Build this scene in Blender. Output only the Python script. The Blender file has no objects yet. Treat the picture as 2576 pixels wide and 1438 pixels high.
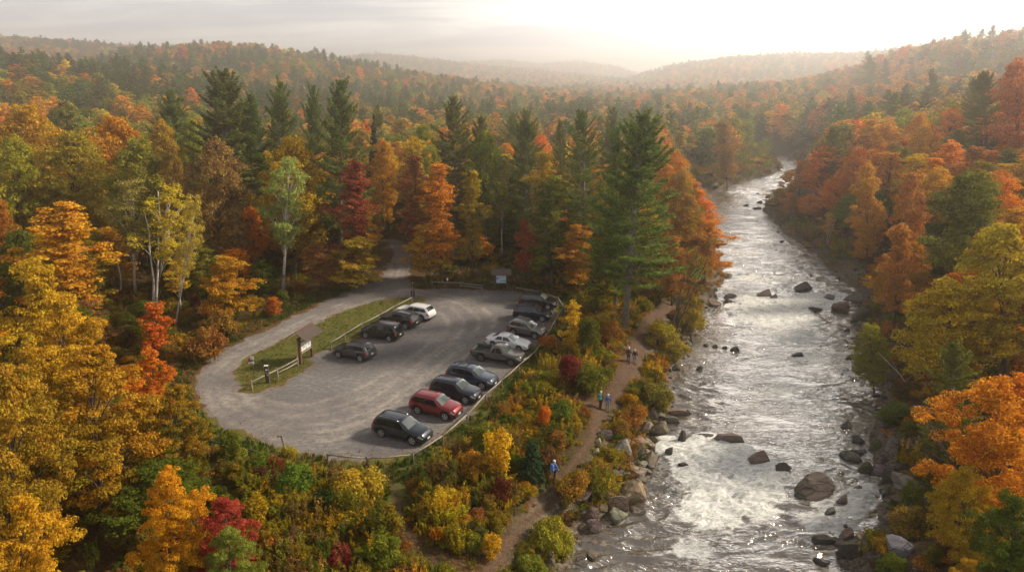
import bpy, bmesh, math, random, time
_t0 = time.time()
import numpy as np
from mathutils import Vector, Matrix
random.seed(7); rng = np.random.default_rng(11)
sc = bpy.context.scene
COL = sc.collection
R = math.radians
# ------------------------------------------------------------------ camera geometry
F = 1718.2; CU, CV = 1288.0, 719.0; HZ = 190.0; H = 28.0
PITCH = math.atan((CV-HZ)/F)
def ray(u, v):
    k = -(v-CV)/F
    return (u-CU)/F, math.cos(PITCH)+k*math.sin(PITCH), -math.sin(PITCH)+k*math.cos(PITCH)
def G(u, v, z=0.0):
    dx, dy, dz = ray(u, v); t = (z-H)/dz
    return dx*t, dy*t
def ray_at_y(u, v, Y):
    dx, dy, dz = ray(u, v); t = Y/dy
    return dx*t, H+dz*t
def proj(x, y, z):
    d = y*math.cos(PITCH)-(z-H)*math.sin(PITCH)
    w = y*math.sin(PITCH)+(z-H)*math.cos(PITCH)
    return CU+F*x/max(d, .01), CV-F*w/max(d, .01), d
# ------------------------------------------------------------------ noise
def _hash(ix, iy, s):
    h = (ix.astype(np.int64)*374761393 + iy.astype(np.int64)*668265263 + s*1442695041) & 0xffffffff
    h = ((h ^ (h >> 13))*1274126177) & 0xffffffff
    h = h ^ (h >> 16)
    return (h & 0xffff)/65535.0
def vnoise(x, y, s=0):
    x = np.asarray(x, float); y = np.asarray(y, float)
    ix = np.floor(x).astype(np.int64); iy = np.floor(y).astype(np.int64)
    fx = x-ix; fy = y-iy
    fx = fx*fx*fx*(fx*(fx*6-15)+10); fy = fy*fy*fy*(fy*(fy*6-15)+10)
    a = _hash(ix, iy, s); b = _hash(ix+1, iy, s); c = _hash(ix, iy+1, s); d = _hash(ix+1, iy+1, s)
    return (a*(1-fx)+b*fx)*(1-fy)+(c*(1-fx)+d*fx)*fy
def fbm(x, y, o=4, s=0):
    t = 0; a = 1; n = 0
    for i in range(o):
        t = t+a*vnoise(x*2**i+17.3*i, y*2**i-9.1*i, s+i); n += a; a *= .5
    return t/n
def ss(t):
    t = np.clip(t, 0, 1); return t*t*(3-2*t)
def sdf_poly(px, py, poly):
    """signed distance to polygon, negative inside"""
    P = np.asarray(poly, float); n = len(P)
    px = np.asarray(px, float); py = np.asarray(py, float)
    d2 = np.full(px.shape, 1e18); ins = np.zeros(px.shape, bool)
    for i in range(n):
        ax, ay = P[i]; bx, by = P[(i+1) % n]
        ex, ey = bx-ax, by-ay; wx, wy = px-ax, py-ay
        t = np.clip((wx*ex+wy*ey)/(ex*ex+ey*ey+1e-12), 0, 1)
        d2 = np.minimum(d2, (wx-ex*t)**2+(wy-ey*t)**2)
        c = ((ay > py) != (by > py)) & (px < (bx-ax)*(py-ay)/((by-ay) if by != ay else 1e-9)+ax)
        ins ^= c
    d = np.sqrt(d2); return np.where(ins, -d, d)
def dist_line(px, py, line):
    P = np.asarray(line, float); d2 = np.full(np.shape(px), 1e18)
    for i in range(len(P)-1):
        ax, ay = P[i]; bx, by = P[i+1]; ex, ey = bx-ax, by-ay; wx, wy = px-ax, py-ay
        t = np.clip((wx*ex+wy*ey)/(ex*ex+ey*ey+1e-12), 0, 1)
        d2 = np.minimum(d2, (wx-ex*t)**2+(wy-ey*t)**2)
    return np.sqrt(d2)
def smooth(pts, closed=False, n=6):
    P = [np.array(p, float) for p in pts]; out = []; N = len(P)
    for i in range(N if closed else N-1):
        g = lambda j: P[j % N] if closed else P[min(max(j, 0), N-1)]
        p0, p1, p2, p3 = g(i-1), g(i), g(i+1), g(i+2)
        for k in range(n):
            t = k/n
            out.append(.5*((2*p1)+(-p0+p2)*t+(2*p0-5*p1+4*p2-p3)*t*t+(-p0+3*p1-3*p2+p3)*t**3))
    if not closed: out.append(P[-1])
    return [tuple(q) for q in out]
# ------------------------------------------------------------------ the plan, taken from the photograph's ground points
WZ = -3.0
LB = [(1380,1600),(1440,1450),(1490,1345),(1580,1290),(1625,1225),(1645,1150),(1640,1105),(1672,1075),(1705,1045),(1695,990),(1706,930),(1735,880),(1745,830),(1790,770),(1820,700),(1800,640),(1765,590),(1742,545),(1738,500),(1800,480),(1880,456),(1955,436),(1968,422),(1950,405),(1900,390),(1840,383),(1700,379)]
RB = [(2140,1600),(2120,1438),(2178,1340),(2205,1250),(2200,1180),(2190,1100),(2205,1020),(2180,950),(2160,880),(2150,800),(2170,745),(2110,705),(2060,650),(2010,612),(1965,578),(1935,548),(1915,525),(1950,505),(1985,480),(2000,455),(2010,425),(2005,405),(1970,390),(1900,381),(1700,374)]
LBw = [G(u, v, WZ) for u, v in LB]; RBw = [G(u, v, WZ) for u, v in RB]
LBw[0] = (LBw[0][0]-6, 5.0); RBw[0] = (RBw[0][0], 5.0)
RIVER = smooth(LBw, n=4)+smooth(RBw, n=4)[::-1]
_ly = np.array([p[1] for p in smooth(RBw, n=4)]); _lx = np.array([p[0] for p in smooth(RBw, n=4)])
_o = np.argsort(_ly); _ly = _ly[_o]; _lx = _lx[_o]
_keep = _ly < G(2010, 425, WZ)[1]; _ly = _ly[_keep]; _lx = _lx[_keep]
_ly = np.append(_ly, [400, 900, 3000]); _lx = np.append(_lx, [150, 330, 1100])
def XR(y): return np.interp(y, _ly, _lx)
RIDGES = [ # (Y, width front, width back, [(u,v)...])
 (950, 330, 300, [(-400,85),(-100,90),(0,97),(200,108),(400,131),(600,152),(700,172),(900,205),(1000,240)]),
 (640, 190, 200, [(250,170),(320,148),(420,128),(500,118),(560,113),(650,120),(780,138),(860,158),(950,172),(1100,195),(1250,218),(1400,240)]),
 (350, 130, 140, [(-700,130),(-200,140),(0,150),(100,160),(300,185),(450,215),(600,240),(800,265),(950,290)]),
 (1900, 500, 500, [(700,170),(800,157),(860,148),(960,140),(1050,147),(1150,162),(1250,172),(1400,186),(1600,207)]),
 (2800, 600, 600, [(1000,175),(1100,165),(1250,155),(1350,165),(1450,158),(1530,170),(1590,192),(1640,212)]),
 (1400, 380, 400, [(1560,225),(1600,212),(1650,190),(1720,165),(1850,148),(2000,140),(2200,138),(2400,135),(2700,130),(3000,120)]),
 (1180, 300, 300, [(2050,165),(2200,140),(2350,121),(2600,88),(2900,75)]),
 (480, 150, 170, [(1950,225),(2100,205),(2250,170),(2320,135),(2392,115),(2480,105),(2576,91),(2700,82),(3000,75)]),
]
RW = []
for Y, wf, wb, pts in RIDGES:
    q = [ray_at_y(u, v, Y) for u, v in pts]
    RW.append((Y, wf, wb, np.array([a for a, b in q]), np.array([b for a, b in q])-11.0))
def height(x, y):
    x = np.asarray(x, float); y = np.asarray(y, float)
    z = np.zeros(x.shape)
    for k, (Y, wf, wb, X, Z) in enumerate(RW):
        xx = x+14*(fbm(x/140, y/140, 2, 50+k)-.5)*2
        zr = np.interp(xx, X, Z)
        ext = np.where(x < X[0], np.clip(1-(X[0]-x)/(.25*Y), 0, 1), np.where(x > X[-1], np.clip(1-(x-X[-1])/(.25*Y), 0, 1), 1.0))
        dy = np.where(y < Y, (y-Y)/wf, (y-Y)/wb)
        z = np.maximum(z, np.clip(zr, 0, None)*ss(1-np.abs(dy)*.62)*ext)
    e = x-XR(y)
    right = 3.0*ss(e/8)+20*(1-np.exp(-np.clip(e-3, 0, None)/75))
    z = np.maximum(z, np.where(e > 0, right-3.0, -3.0)*ss((e+2)/3)*np.clip(1.25-y/1500, 0, 1))
    z = z+(fbm(x/60, y/60, 3, 5)-.5)*np.clip((np.hypot(x, y)-150)/150, 0, 1)*6
    und = (fbm(x/9, y/9, 3, 21)-.5)*.5
    z = z+und*np.clip(np.minimum(sdf_lot(x, y)-1.5, 4)/4, 0, 1)
    s = sdf_poly(x, y, RIVER)
    s = s+(fbm(x/3, y/3, 2, 31)-.5)*1.2*np.clip(2-np.abs(s), 0, 1)
    bank = np.where(s > 0, WZ+.05+(z-WZ)*ss(s/7.0)**.8, WZ-.0+np.clip(s, -1.8, 0)*.7)
    return np.where(s < 7, bank, z)
# parking lot (disp px on the plane z=0)
LOTP = [(1060,728),(1130,726),(1215,729),(1290,733),(1345,745),(1395,762),(1400,800),(1372,838),(1330,885),(1285,930),(1245,975),(1200,1025),(1150,1070),(1090,1112),(1035,1143),(970,1156),(880,1154),(800,1143),(720,1126),(640,1104),(560,1072),(510,1035),(492,990),(500,945),(540,900),(600,862),(680,822),(760,785),(840,750),(905,722),(950,698),(975,672),(988,650),(986,630),(972,612),(980,604),(1010,606),(1040,628),(1046,655),(1040,680),(1030,705),(1035,722)]
ISLP = [(600,958),(598,930),(615,905),(660,878),(730,848),(800,812),(880,778),(950,758),(1010,748),(1055,749),(1068,756),(1050,764),(1010,770),(975,792),(950,818),(905,850),(870,872),(842,886),(815,884),(790,890),(768,905),(780,914),(760,932),(720,955),(680,975),(640,988),(610,980)]
LOT = smooth([G(u, v) for u, v in LOTP], True, 4); ISL = smooth([G(u, v) for u, v in ISLP], True, 4)
_LOTC = [G(u, v) for u, v in LOTP]
def sdf_lot(x, y):
    return np.where((np.abs(np.asarray(x)+12) < 60) & (np.asarray(y) < 150), sdf_poly(x, y, _LOTC), 50.0)
TRAIL1 = [(1690,760),(1660,785),(1640,810),(1610,860),(1585,920),(1555,975),(1530,1010),(1505,1050),(1490,1100),(1470,1135),(1430,1180),(1400,1225),(1350,1270),(1310,1310),(1285,1350),(1250,1400),(1215,1450),(1200,1490)]
TRAIL2 = [(985,1180),(992,1225),(1000,1260),(1010,1310),(1030,1345),(1060,1385),(1110,1420),(1150,1445),(1180,1480)]
TRAIL3 = [(1440,1010),(1480,1018),(1515,1035)]
T1 = smooth([G(u, v, -.6) for u, v in TRAIL1]); T2 = smooth([G(u, v) for u, v in TRAIL2]); T3 = smooth([G(u, v, -.4) for u, v in TRAIL3])
def trail_d(x, y):
    w1 = np.interp(y, [35, 50, 56, 62, 75, 95], [.16, .2, .42, .6, .72, .65])
    return np.minimum(np.minimum(dist_line(x, y, T1)-w1, dist_line(x, y, T2)-.15), dist_line(x, y, T3)-.6)
# ------------------------------------------------------------------ object helpers
def tag(o, label=None, cat=None, group=None, kind=None):
    if label: o['label'] = label
    if cat: o['category'] = cat
    if group: o['group'] = group
    if kind: o['kind'] = kind
    return o
def mesh_np(name, V, Fc, mats=(), attrs=None, smooth_=False, midx=None):
    """V (n,3), Fc (m,k) int array"""
    me = bpy.data.meshes.new(name); V = np.asarray(V, np.float32); Fc = np.asarray(Fc, np.int32)
    me.vertices.add(len(V)); me.vertices.foreach_set('co', V.ravel())
    k = Fc.shape[1]; me.loops.add(Fc.size); me.loops.foreach_set('vertex_index', Fc.ravel())
    me.polygons.add(len(Fc)); me.polygons.foreach_set('loop_start', np.arange(0, Fc.size, k, dtype=np.int32))
    if smooth_: me.polygons.foreach_set('use_smooth', np.ones(len(Fc), bool))
    else: me.polygons.foreach_set('use_smooth', np.zeros(len(Fc), bool))
    if midx is not None: me.polygons.foreach_set('material_index', np.asarray(midx, np.int32))
    for m in mats: me.materials.append(m)
    me.update(calc_edges=True)
    for an, (dom, typ, val) in (attrs or {}).items():
        at = me.attributes.new(an, typ, dom)
        at.data.foreach_set('color' if typ == 'FLOAT_COLOR' else 'vector' if typ == 'FLOAT_VECTOR' else 'value', np.asarray(val, np.int32 if typ == 'INT' else np.float32).ravel())
    return me
def link(name, me, parent=None, loc=None):
    o = bpy.data.objects.new(name, me); COL.objects.link(o)
    if parent: o.parent = parent
    if loc is not None: o.location = loc
    return o
def empty(name, loc, rz=0.0):
    o = bpy.data.objects.new(name, None); COL.objects.link(o); o.location = loc; o.rotation_euler = (0, 0, rz); o.empty_display_size = .2
    return o
class MB:
    def __init__(s): s.v = []; s.f = []; s.m = []
    def box(s, c, d, rz=0, rx=0, ry=0, mi=0, taper=1.0):
        M = Matrix.Rotation(rz, 3, 'Z') @ Matrix.Rotation(ry, 3, 'Y') @ Matrix.Rotation(rx, 3, 'X'); b = len(s.v)
        for z in (-1, 1):
            for x, y in ((-1, -1), (1, -1), (1, 1), (-1, 1)):
                t = taper if z > 0 else 1
                p = M @ Vector((x*d[0]/2*t, y*d[1]/2*t, z*d[2]/2)); s.v.append((c[0]+p.x, c[1]+p.y, c[2]+p.z))
        for f in ((3, 2, 1, 0), (4, 5, 6, 7), (0, 1, 5, 4), (1, 2, 6, 5), (2, 3, 7, 6), (3, 0, 4, 7)): s.f.append(tuple(b+i for i in f)); s.m.append(mi)
        return s
    def tube(s, pts, rad, n=8, mi=0, cap=True):
        pts = [Vector(p) for p in pts]; b = len(s.v); k = len(pts)
        if not hasattr(rad, '__len__'): rad = [rad]*k
        for i, p in enumerate(pts):
            t = (pts[min(i+1, k-1)]-pts[max(i-1, 0)]).normalized()
            a = Vector((1, 0, 0)) if abs(t.x) < .8 else Vector((0, 1, 0))
            u = t.cross(a).normalized(); w = t.cross(u)
            for j in range(n):
                an = 2*math.pi*j/n; q = p+(u*math.cos(an)+w*math.sin(an))*rad[i]; s.v.append(tuple(q))
        for i in range(k-1):
            for j in range(n):
                s.f.append((b+i*n+j, b+(i+1)*n+j, b+(i+1)*n+(j+1) % n, b+i*n+(j+1) % n)); s.m.append(mi)
        if cap:
            s.f.append(tuple(b+j for j in range(n))); s.m.append(mi)
            s.f.append(tuple(b+(k-1)*n+j for j in range(n))[::-1]); s.m.append(mi)
        return s
    def quad(s, a, b, c, d, mi=0):
        i = len(s.v); s.v += [tuple(a), tuple(b), tuple(c), tuple(d)]; s.f.append((i, i+1, i+2, i+3)); s.m.append(mi); return s
    def mesh(s, name, mats, smooth_=False):
        me = bpy.data.meshes.new(name); me.from_pydata(s.v, [], s.f)
        for m in mats: me.materials.append(m)
        for p, mi in zip(me.polygons, s.m): p.material_index = mi; p.use_smooth = smooth_
        me.update(); return me
    def build(s, name, mats, parent=None, smooth_=False):
        if not isinstance(mats, (list, tuple)): mats = [mats]
        return link(name, s.mesh(name, mats, smooth_), parent)
# ------------------------------------------------------------------ materials
def newmat(name):
    m = bpy.data.materials.new(name); m.use_nodes = True; nt = m.node_tree; nt.nodes.clear()
    out = nt.nodes.new('ShaderNodeOutputMaterial'); return m, nt, out
def N(nt, typ, **kw):
    n = nt.nodes.new(typ)
    for k, v in kw.items():
        if k.startswith('i_'):
            n.inputs[int(k[2:]) if k[2:].isdigit() else k[2:].replace('_', ' ')].default_value = v
        else: setattr(n, k, v)
    return n
def L(nt, a, b): nt.links.new(a, b)
def math_(nt, op, a, b=None, clamp=False):
    n = N(nt, 'ShaderNodeMath', operation=op, use_clamp=clamp)
    for i, x in enumerate((a, b)):
        if x is None: continue
        if isinstance(x, (int, float)): n.inputs[i].default_value = x
        else: L(nt, x, n.inputs[i])
    return n.outputs[0]
def mix(nt, fac, a, b, blend='MIX'):
    n = N(nt, 'ShaderNodeMix', data_type='RGBA', blend_type=blend)
    for i, x in ((0, fac), (6, a), (7, b)):
        if isinstance(x, (int, float)): n.inputs[i].default_value = x
        elif isinstance(x, tuple): n.inputs[i].default_value = (*x, 1) if len(x) == 3 else x
        else: L(nt, x, n.inputs[i])
    return n.outputs[2]
def ramp(nt, fac, stops):
    n = N(nt, 'ShaderNodeValToRGB'); cr = n.color_ramp
    while len(cr.elements) < len(stops): cr.elements.new(.5)
    for e, (p, c) in zip(cr.elements, stops): e.position = p; e.color = (*c, 1) if len(c) == 3 else c
    L(nt, fac, n.inputs[0]); return n.outputs[0]
def noise(nt, scale, detail=4, vec=None, rough=.55, dist=0.0, dim='3D'):
    n = N(nt, 'ShaderNodeTexNoise', noise_dimensions=dim); n.inputs['Scale'].default_value = scale; n.inputs['Detail'].default_value = detail
    n.inputs['Roughness'].default_value = rough; n.inputs['Distortion'].default_value = dist
    if vec is not None: L(nt, vec, n.inputs['Vector'])
    return n.outputs['Fac']
def attr(nt, name, typ='GEOMETRY', out='Fac'):
    return N(nt, 'ShaderNodeAttribute', attribute_name=name, attribute_type=typ).outputs[out]
def simple(name, col, rough=.6, metal=0.0, nscale=None, namp=.25, bump=0.0, coat=0.0, spec=.5):
    m, nt, out = newmat(name); b = N(nt, 'ShaderNodeBsdfPrincipled'); L(nt, b.outputs[0], out.inputs[0])
    b.inputs['Roughness'].default_value = rough; b.inputs['Metallic'].default_value = metal; b.inputs['Coat Weight'].default_value = coat
    b.inputs['Coat Roughness'].default_value = .06; b.inputs['Specular IOR Level'].default_value = spec
    if nscale:
        tc = N(nt, 'ShaderNodeTexCoord'); f = noise(nt, nscale, 5, tc.outputs['Object'])
        lo = tuple(c*(1-namp) for c in col); hi = tuple(min(1, c*(1+namp)) for c in col)
        L(nt, ramp(nt, f, [(.3, lo), (.7, hi)]), b.inputs['Base Color'])
        if bump:
            bp = N(nt, 'ShaderNodeBump'); bp.inputs['Strength'].default_value = bump; bp.inputs['Distance'].default_value = .02
            L(nt, f, bp.inputs['Height']); L(nt, bp.outputs[0], b.inputs['Normal'])
    else: b.inputs['Base Color'].default_value = (*col, 1)
    return m
def leafmat(name, instanced, trans=.42):
    m, nt, out = newmat(name)
    if instanced:
        a = N(nt, 'ShaderNodeAttribute', attribute_name='col', attribute_type='INSTANCER'); c = a.outputs['Color']; al = a.outputs['Alpha']
    else:
        a = N(nt, 'ShaderNodeObjectInfo'); c = a.outputs['Color']; al = a.outputs['Alpha']
    lobe = attr(nt, 'lobe'); tint = attr(nt, 'tint')
    # alpha says how much of the crown is still green or another tone: whole boughs turn together
    f = math_(nt, 'MULTIPLY', al, math_(nt, 'MULTIPLY', math_(nt, 'SUBTRACT', lobe, .45), 3.2, True), True)
    hsv = N(nt, 'ShaderNodeHueSaturation'); L(nt, c, hsv.inputs['Color'])
    L(nt, math_(nt, 'ADD', math_(nt, 'MULTIPLY', math_(nt, 'SUBTRACT', tint, .5), .045), .5), hsv.inputs['Hue'])
    L(nt, math_(nt, 'ADD', math_(nt, 'MULTIPLY', tint, 1.1), .45), hsv.inputs['Value'])
    cc = mix(nt, f, hsv.outputs[0], mix(nt, tint, (.045, .07, .010), (.12, .13, .016)))
    d = N(nt, 'ShaderNodeBsdfDiffuse'); L(nt, cc, d.inputs[0])
    t = N(nt, 'ShaderNodeBsdfTranslucent'); L(nt, cc, t.inputs[0])
    mx = N(nt, 'ShaderNodeMixShader'); mx.inputs[0].default_value = trans; L(nt, d.outputs[0], mx.inputs[1]); L(nt, t.outputs[0], mx.inputs[2])
    L(nt, mx.outputs[0], out.inputs[0]); return m
M = {}
M['leaf'] = leafmat('leaves', False); M['leaf_i'] = leafmat('forest_leaves', True)
M['bark'] = simple('bark', (.085, .065, .05), .9, nscale=3, namp=.4, bump=.5)
M['pinebark'] = simple('pine_bark', (.16, .145, .135), .9, nscale=2.5, namp=.35, bump=.5)
M['birch'] = simple('birch_bark', (.62, .59, .55), .8)
nt = M['birch'].node_tree; b = [n for n in nt.nodes if n.type == 'BSDF_PRINCIPLED'][0]
tc = N(nt, 'ShaderNodeTexCoord'); mp = N(nt, 'ShaderNodeMapping'); mp.inputs['Scale'].default_value = (1.2, 1.2, 3.2); L(nt, tc.outputs['Object'], mp.inputs[0])
L(nt, ramp(nt, noise(nt, 1.0, 6, mp.outputs[0], .7), [(.36, (.05, .045, .04)), (.43, (.5, .47, .43)), (.7, (.72, .69, .64))]), b.inputs['Base Color'])
M['deadwood'] = simple('dead_wood', (.42, .38, .33), .85, nscale=4, namp=.3)
M['fence'] = simple('weathered_fence_wood', (.25, .22, .18), .85, nscale=6, namp=.3, bump=.3)
M['fencedark'] = simple('dark_fence_wood', (.07, .055, .045), .85, nscale=6, namp=.4, bump=.3)
M['post'] = simple('grey_post_wood', (.17, .15, .12), .85, nscale=6, namp=.35, bump=.3)
M['kioskwood'] = simple('brown_kiosk_wood', (.13, .06, .035), .7, nscale=5, namp=.3, bump=.2)
M['shingle'] = simple('roof_shingle', (.075, .055, .045), .9, nscale=9, namp=.5, bump=.4)
M['shingledark'] = simple('dark_roof', (.14, .10, .085), .9, nscale=5, namp=.3)
M['white'] = simple('white_paint', (.75, .75, .73), .5)
M['paper'] = simple('notice_paper', (.68, .68, .64), .6, nscale=14, namp=.2)
M['blue'] = simple('blue_paint', (.03, .09, .35), .5)
M['red'] = simple('red_paint', (.5, .03, .03), .5)
M['black'] = simple('black_plastic', (.012, .012, .012), .5)
M['tyre'] = simple('tyre_rubber', (.018, .018, .018), .85)
M['rim'] = simple('alloy_rim', (.62, .62, .63), .38, .7)
M['darkrim'] = simple('grey_rim', (.3, .3, .31), .35, 1.0)
M['chrome'] = simple('chrome', (.65, .65, .66), .18, 1.0)
M['headlamp'] = simple('headlamp_lens', (.62, .64, .66), .12, .3, coat=1)
M['taillamp'] = simple('taillamp_lens', (.42, .012, .015), .2, 0, coat=1)
M['plate'] = simple('number_plate', (.65, .65, .66), .5)
M['glass'] = simple('car_glass', (.008, .010, .012), .06, 0, coat=0, spec=.6)
M['shield'] = simple('windscreen_glass', (.075, .092, .095), .05, 0, coat=1, spec=1.0)  # base lightened to grey-green: sky reflection painted into the glass colour
M['liner'] = simple('bed_liner', (.02, .028, .026), .7)
def paint(name, c, metal=.25, rough=.3): return simple(name, c, rough, metal, coat=.9)
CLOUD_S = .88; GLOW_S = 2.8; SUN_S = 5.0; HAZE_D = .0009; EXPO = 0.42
# ================================================================== GROUND
def axis(lo, hi, step, far_lo, far_hi, g=1.09):
    a = list(np.arange(lo, hi+1e-6, step)); s = step; x = hi
    while x < far_hi: s = min(s*g, 45); x += s; a.append(x)
    s = step; x = lo
    while x > far_lo: s = min(s*g, 45); x -= s; a.insert(0, x)
    return np.array(a)
gx = axis(-50, 46, .27, -3600, 3600, 1.07); gy = axis(27, 122, .27, -45, 4300, 1.07)
GX, GY = np.meshgrid(gx, gy); GX = GX.ravel(); GY = GY.ravel()
GZ = height(GX, GY)
nx = len(gx); ny = len(gy)
ii, jj = np.meshgrid(np.arange(nx-1), np.arange(ny-1)); a0 = (jj*nx+ii).ravel()
GF = np.stack([a0, a0+1, a0+nx+1, a0+nx], 1)
near = (np.abs(GX) < 60) & (GY > 20) & (GY < 135)
def onnear(f, far):
    r = np.full(GX.shape, far, float); r[near] = f(GX[near], GY[near]); return r
lot = onnear(lambda x, y: sdf_poly(x, y, LOT), 50); isl = onnear(lambda x, y: sdf_poly(x, y, ISL), 50)
trl = onnear(trail_d, 50); riv = np.full(GX.shape, 50.0); q = (GY < 420) & (np.abs(GX) < 200); riv[q] = sdf_poly(GX[q], GY[q], RIVER)
grav = np.maximum(lot, -isl)
TRK = [[(1000,640),(1018,680),(985,730),(900,762),(780,815),(660,865),(570,930),(545,985),(590,1045),(690,1085),(820,1095),(940,1060),(1040,1000),(1110,930),(1190,860),(1225,810),(1180,765),(1110,745),(1040,735),(990,735)],
       [(985,640),(1000,690),(950,738),(850,775),(740,825),(620,880),(540,940)], [(640,1010),(760,1030),(900,990),(1010,930),(1090,870),(1150,820),(1120,775)],
       [(560,960),(600,1010),(680,1050),(800,1055),(930,1020),(1050,940),(1150,870)]]
trk = np.zeros(GX.shape)
for t in TRK:
    w = smooth([G(u, v) for u, v in t]); d = np.full(GX.shape, 50.0); q = near & (lot < 2); d[q] = dist_line(GX[q], GY[q], w)
    trk = np.maximum(trk, np.exp(-((np.abs(d+.35*(fbm(GX/2.2, GY/2.2, 2, 44)-.5))-.85)/.34)**2)*np.clip(fbm(GX/4, GY/4, 2, 46)*2.4-.4, .25, 1)); trk = np.maximum(trk, .25*np.exp(-(d/1.8)**2))
GXn = GX+0.35*(fbm(GX/1.1, GY/1.1, 3, 3)-.5); edge = grav+1.5*(fbm(GX/.9, GY/.9, 4, 9)-.5)+1.3*(fbm(GX/3.1, GY/3.1, 2, 19)-.5)
rim = np.clip((4.6-np.abs(grav-2.2))/2.2, 0, 1)*(grav > -1.2)
rim *= np.where((GY > 84) | ((GX < -20) & (GY > 54)), .35, 1.0)
grs = np.maximum(np.where(isl < .3, 1.0, 0), rim)
gm, nt, out = newmat('ground_surface')
tc = N(nt, 'ShaderNodeTexCoord'); ob = tc.outputs['Object']
fine = noise(nt, 9, 4, ob, .7); mid = noise(nt, .9, 5, ob, .6); big = noise(nt, .12, 4, ob)
mpg = N(nt, 'ShaderNodeMapping'); mpg.inputs['Rotation'].default_value = (0, 0, R(28)); mpg.inputs['Scale'].default_value = (.5, 1.3, 1); L(nt, ob, mpg.inputs[0])
streak = noise(nt, 1.0, 5, mpg.outputs[0], .65, 1.2)
gravel = mix(nt, ramp(nt, fine, [(.3, (0, 0, 0)), (.7, (1, 1, 1))]), (.125, .120, .122), (.235, .225, .22))
gravel = mix(nt, ramp(nt, streak, [(.46, (0, 0, 0)), (.72, (.42,)*3)]), gravel, (.22, .198, .178))
gravel = mix(nt, math_(nt, 'MULTIPLY', attr(nt, 'trk'), ramp(nt, mid, [(.32, (.15,)*3), (.58, (.9,)*3)])), gravel, (.40, .355, .31))
gravel = mix(nt, ramp(nt, noise(nt, 2.4, 6, ob, .8), [(.40, (.55,)*3), (.56, (0, 0, 0))]), gravel, (.075, .073, .078))
gravel = mix(nt, ramp(nt, noise(nt, 1.3, 6, mpg.outputs[0], .85, 2.0), [(.50, (0, 0, 0)), (.64, (.7,)*3)]), gravel, (.33, .305, .28))
gravel = mix(nt, ramp(nt, big, [(.45, (0, 0, 0)), (.62, (.5,)*3)]), gravel, (.10, .095, .10))
specks = ramp(nt, noise(nt, 22, 2, ob, .6), [(.66, (0, 0, 0)), (.72, (.7,)*3)])
gravel = mix(nt, specks, gravel, (.30, .28, .265))
grass = mix(nt, ramp(nt, mid, [(.35, (0, 0, 0)), (.65, (1, 1, 1))]), (.055, .085, .014), (.12, .115, .025))
grass = mix(nt, ramp(nt, fine, [(.4, (0, 0, 0)), (.75, (.6,)*3)]), grass, (.13, .11, .03))
litter = mix(nt, ramp(nt, noise(nt, 5, 6, ob, .8), [(.42, (0, 0, 0)), (.6, (1, 1, 1))]), (.040, .024, .012), (.17, .085, .03))
litter = mix(nt, ramp(nt, big, [(.4, (0, 0, 0)), (.6, (.6,)*3)]), litter, (.035, .035, .012))
dirt = mix(nt, ramp(nt, noise(nt, 4, 6, ob, .75), [(.35, (0, 0, 0)), (.7, (1, 1, 1))]), (.050, .031, .020), (.15, .092, .060))
mud = mix(nt, ramp(nt, noise(nt, 3.2, 7, ob, .8), [(.42, (0, 0, 0)), (.58, (1, 1, 1))]), (.040, .030, .020), (.20, .165, .125))
c = mix(nt, ramp(nt, math_(nt, 'ADD', attr(nt, 'grs'), math_(nt, 'MULTIPLY', math_(nt, 'SUBTRACT', mid, .5), 1.4)), [(.42, (0, 0, 0)), (.6, (1, 1, 1))]), litter, grass)
c = mix(nt, ramp(nt, attr(nt, 'rvd'), [(.0, (1, 1, 1)), (.55, (1, 1, 1)), (1.0, (0, 0, 0))]), c, mud)
# fallen leaves along every gravel edge
le = ramp(nt, math_(nt, 'ABSOLUTE', attr(nt, 'edge')), [(.0, (1, 1, 1)), (.9, (0, 0, 0))])
c = mix(nt, ramp(nt, math_(nt, 'ADD', attr(nt, 'edge'), .5), [(.42, (1, 1, 1)), (.58, (0, 0, 0))]), c, gravel)
c = mix(nt, math_(nt, 'MULTIPLY', le, ramp(nt, noise(nt, 6, 4, ob, .8), [(.52, (0, 0, 0)), (.6, (.8,)*3)])), c, (.22, .12, .05))
c = mix(nt, ramp(nt, math_(nt, 'ADD', attr(nt, 'trd'), math_(nt, 'MULTIPLY', math_(nt, 'SUBTRACT', fine, .5), .5)), [(.36, (1, 1, 1)), (.60, (0, 0, 0))]), c, dirt)
bs = N(nt, 'ShaderNodeBsdfPrincipled'); bs.inputs['Roughness'].default_value = .95; bs.inputs['Specular IOR Level'].default_value = .2
L(nt, c, bs.inputs['Base Color'])
bp = N(nt, 'ShaderNodeBump'); bp.inputs['Strength'].default_value = 1.0; bp.inputs['Distance'].default_value = .07
L(nt, math_(nt, 'ADD', fine, math_(nt, 'MULTIPLY', streak, 1.5)), bp.inputs['Height']); L(nt, bp.outputs[0], bs.inputs['Normal']); L(nt, bs.outputs[0], out.inputs[0])
rdl = smooth([G(u, v) for u, v in [(975,610),(1005,640),(1012,665),(985,705),(930,738),(830,780),(740,822),(640,868),(560,925),(520,985)]])
rdd = np.full(GX.shape, 50.0); q = near & (lot < 3); rdd[q] = dist_line(GX[q], GY[q], rdl)
def fm(a): return a[GF].mean(1)
cls = np.zeros(len(GF), int)
fg, fi, ft, fr = fm(grav), fm(isl), fm(trl), fm(rdd)
cls[ft < .05] = 4; cls[fg < .0] = 1; cls[(fg < .0) & (fr < 3.1)] = 2; cls[fi < .0] = 3
at = dict(edge=np.clip(edge, -1, 1), grs=grs, trk=trk, rvd=np.clip(riv/5.0, 0, 1), trd=np.clip(trl+.45, 0, 1))
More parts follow.
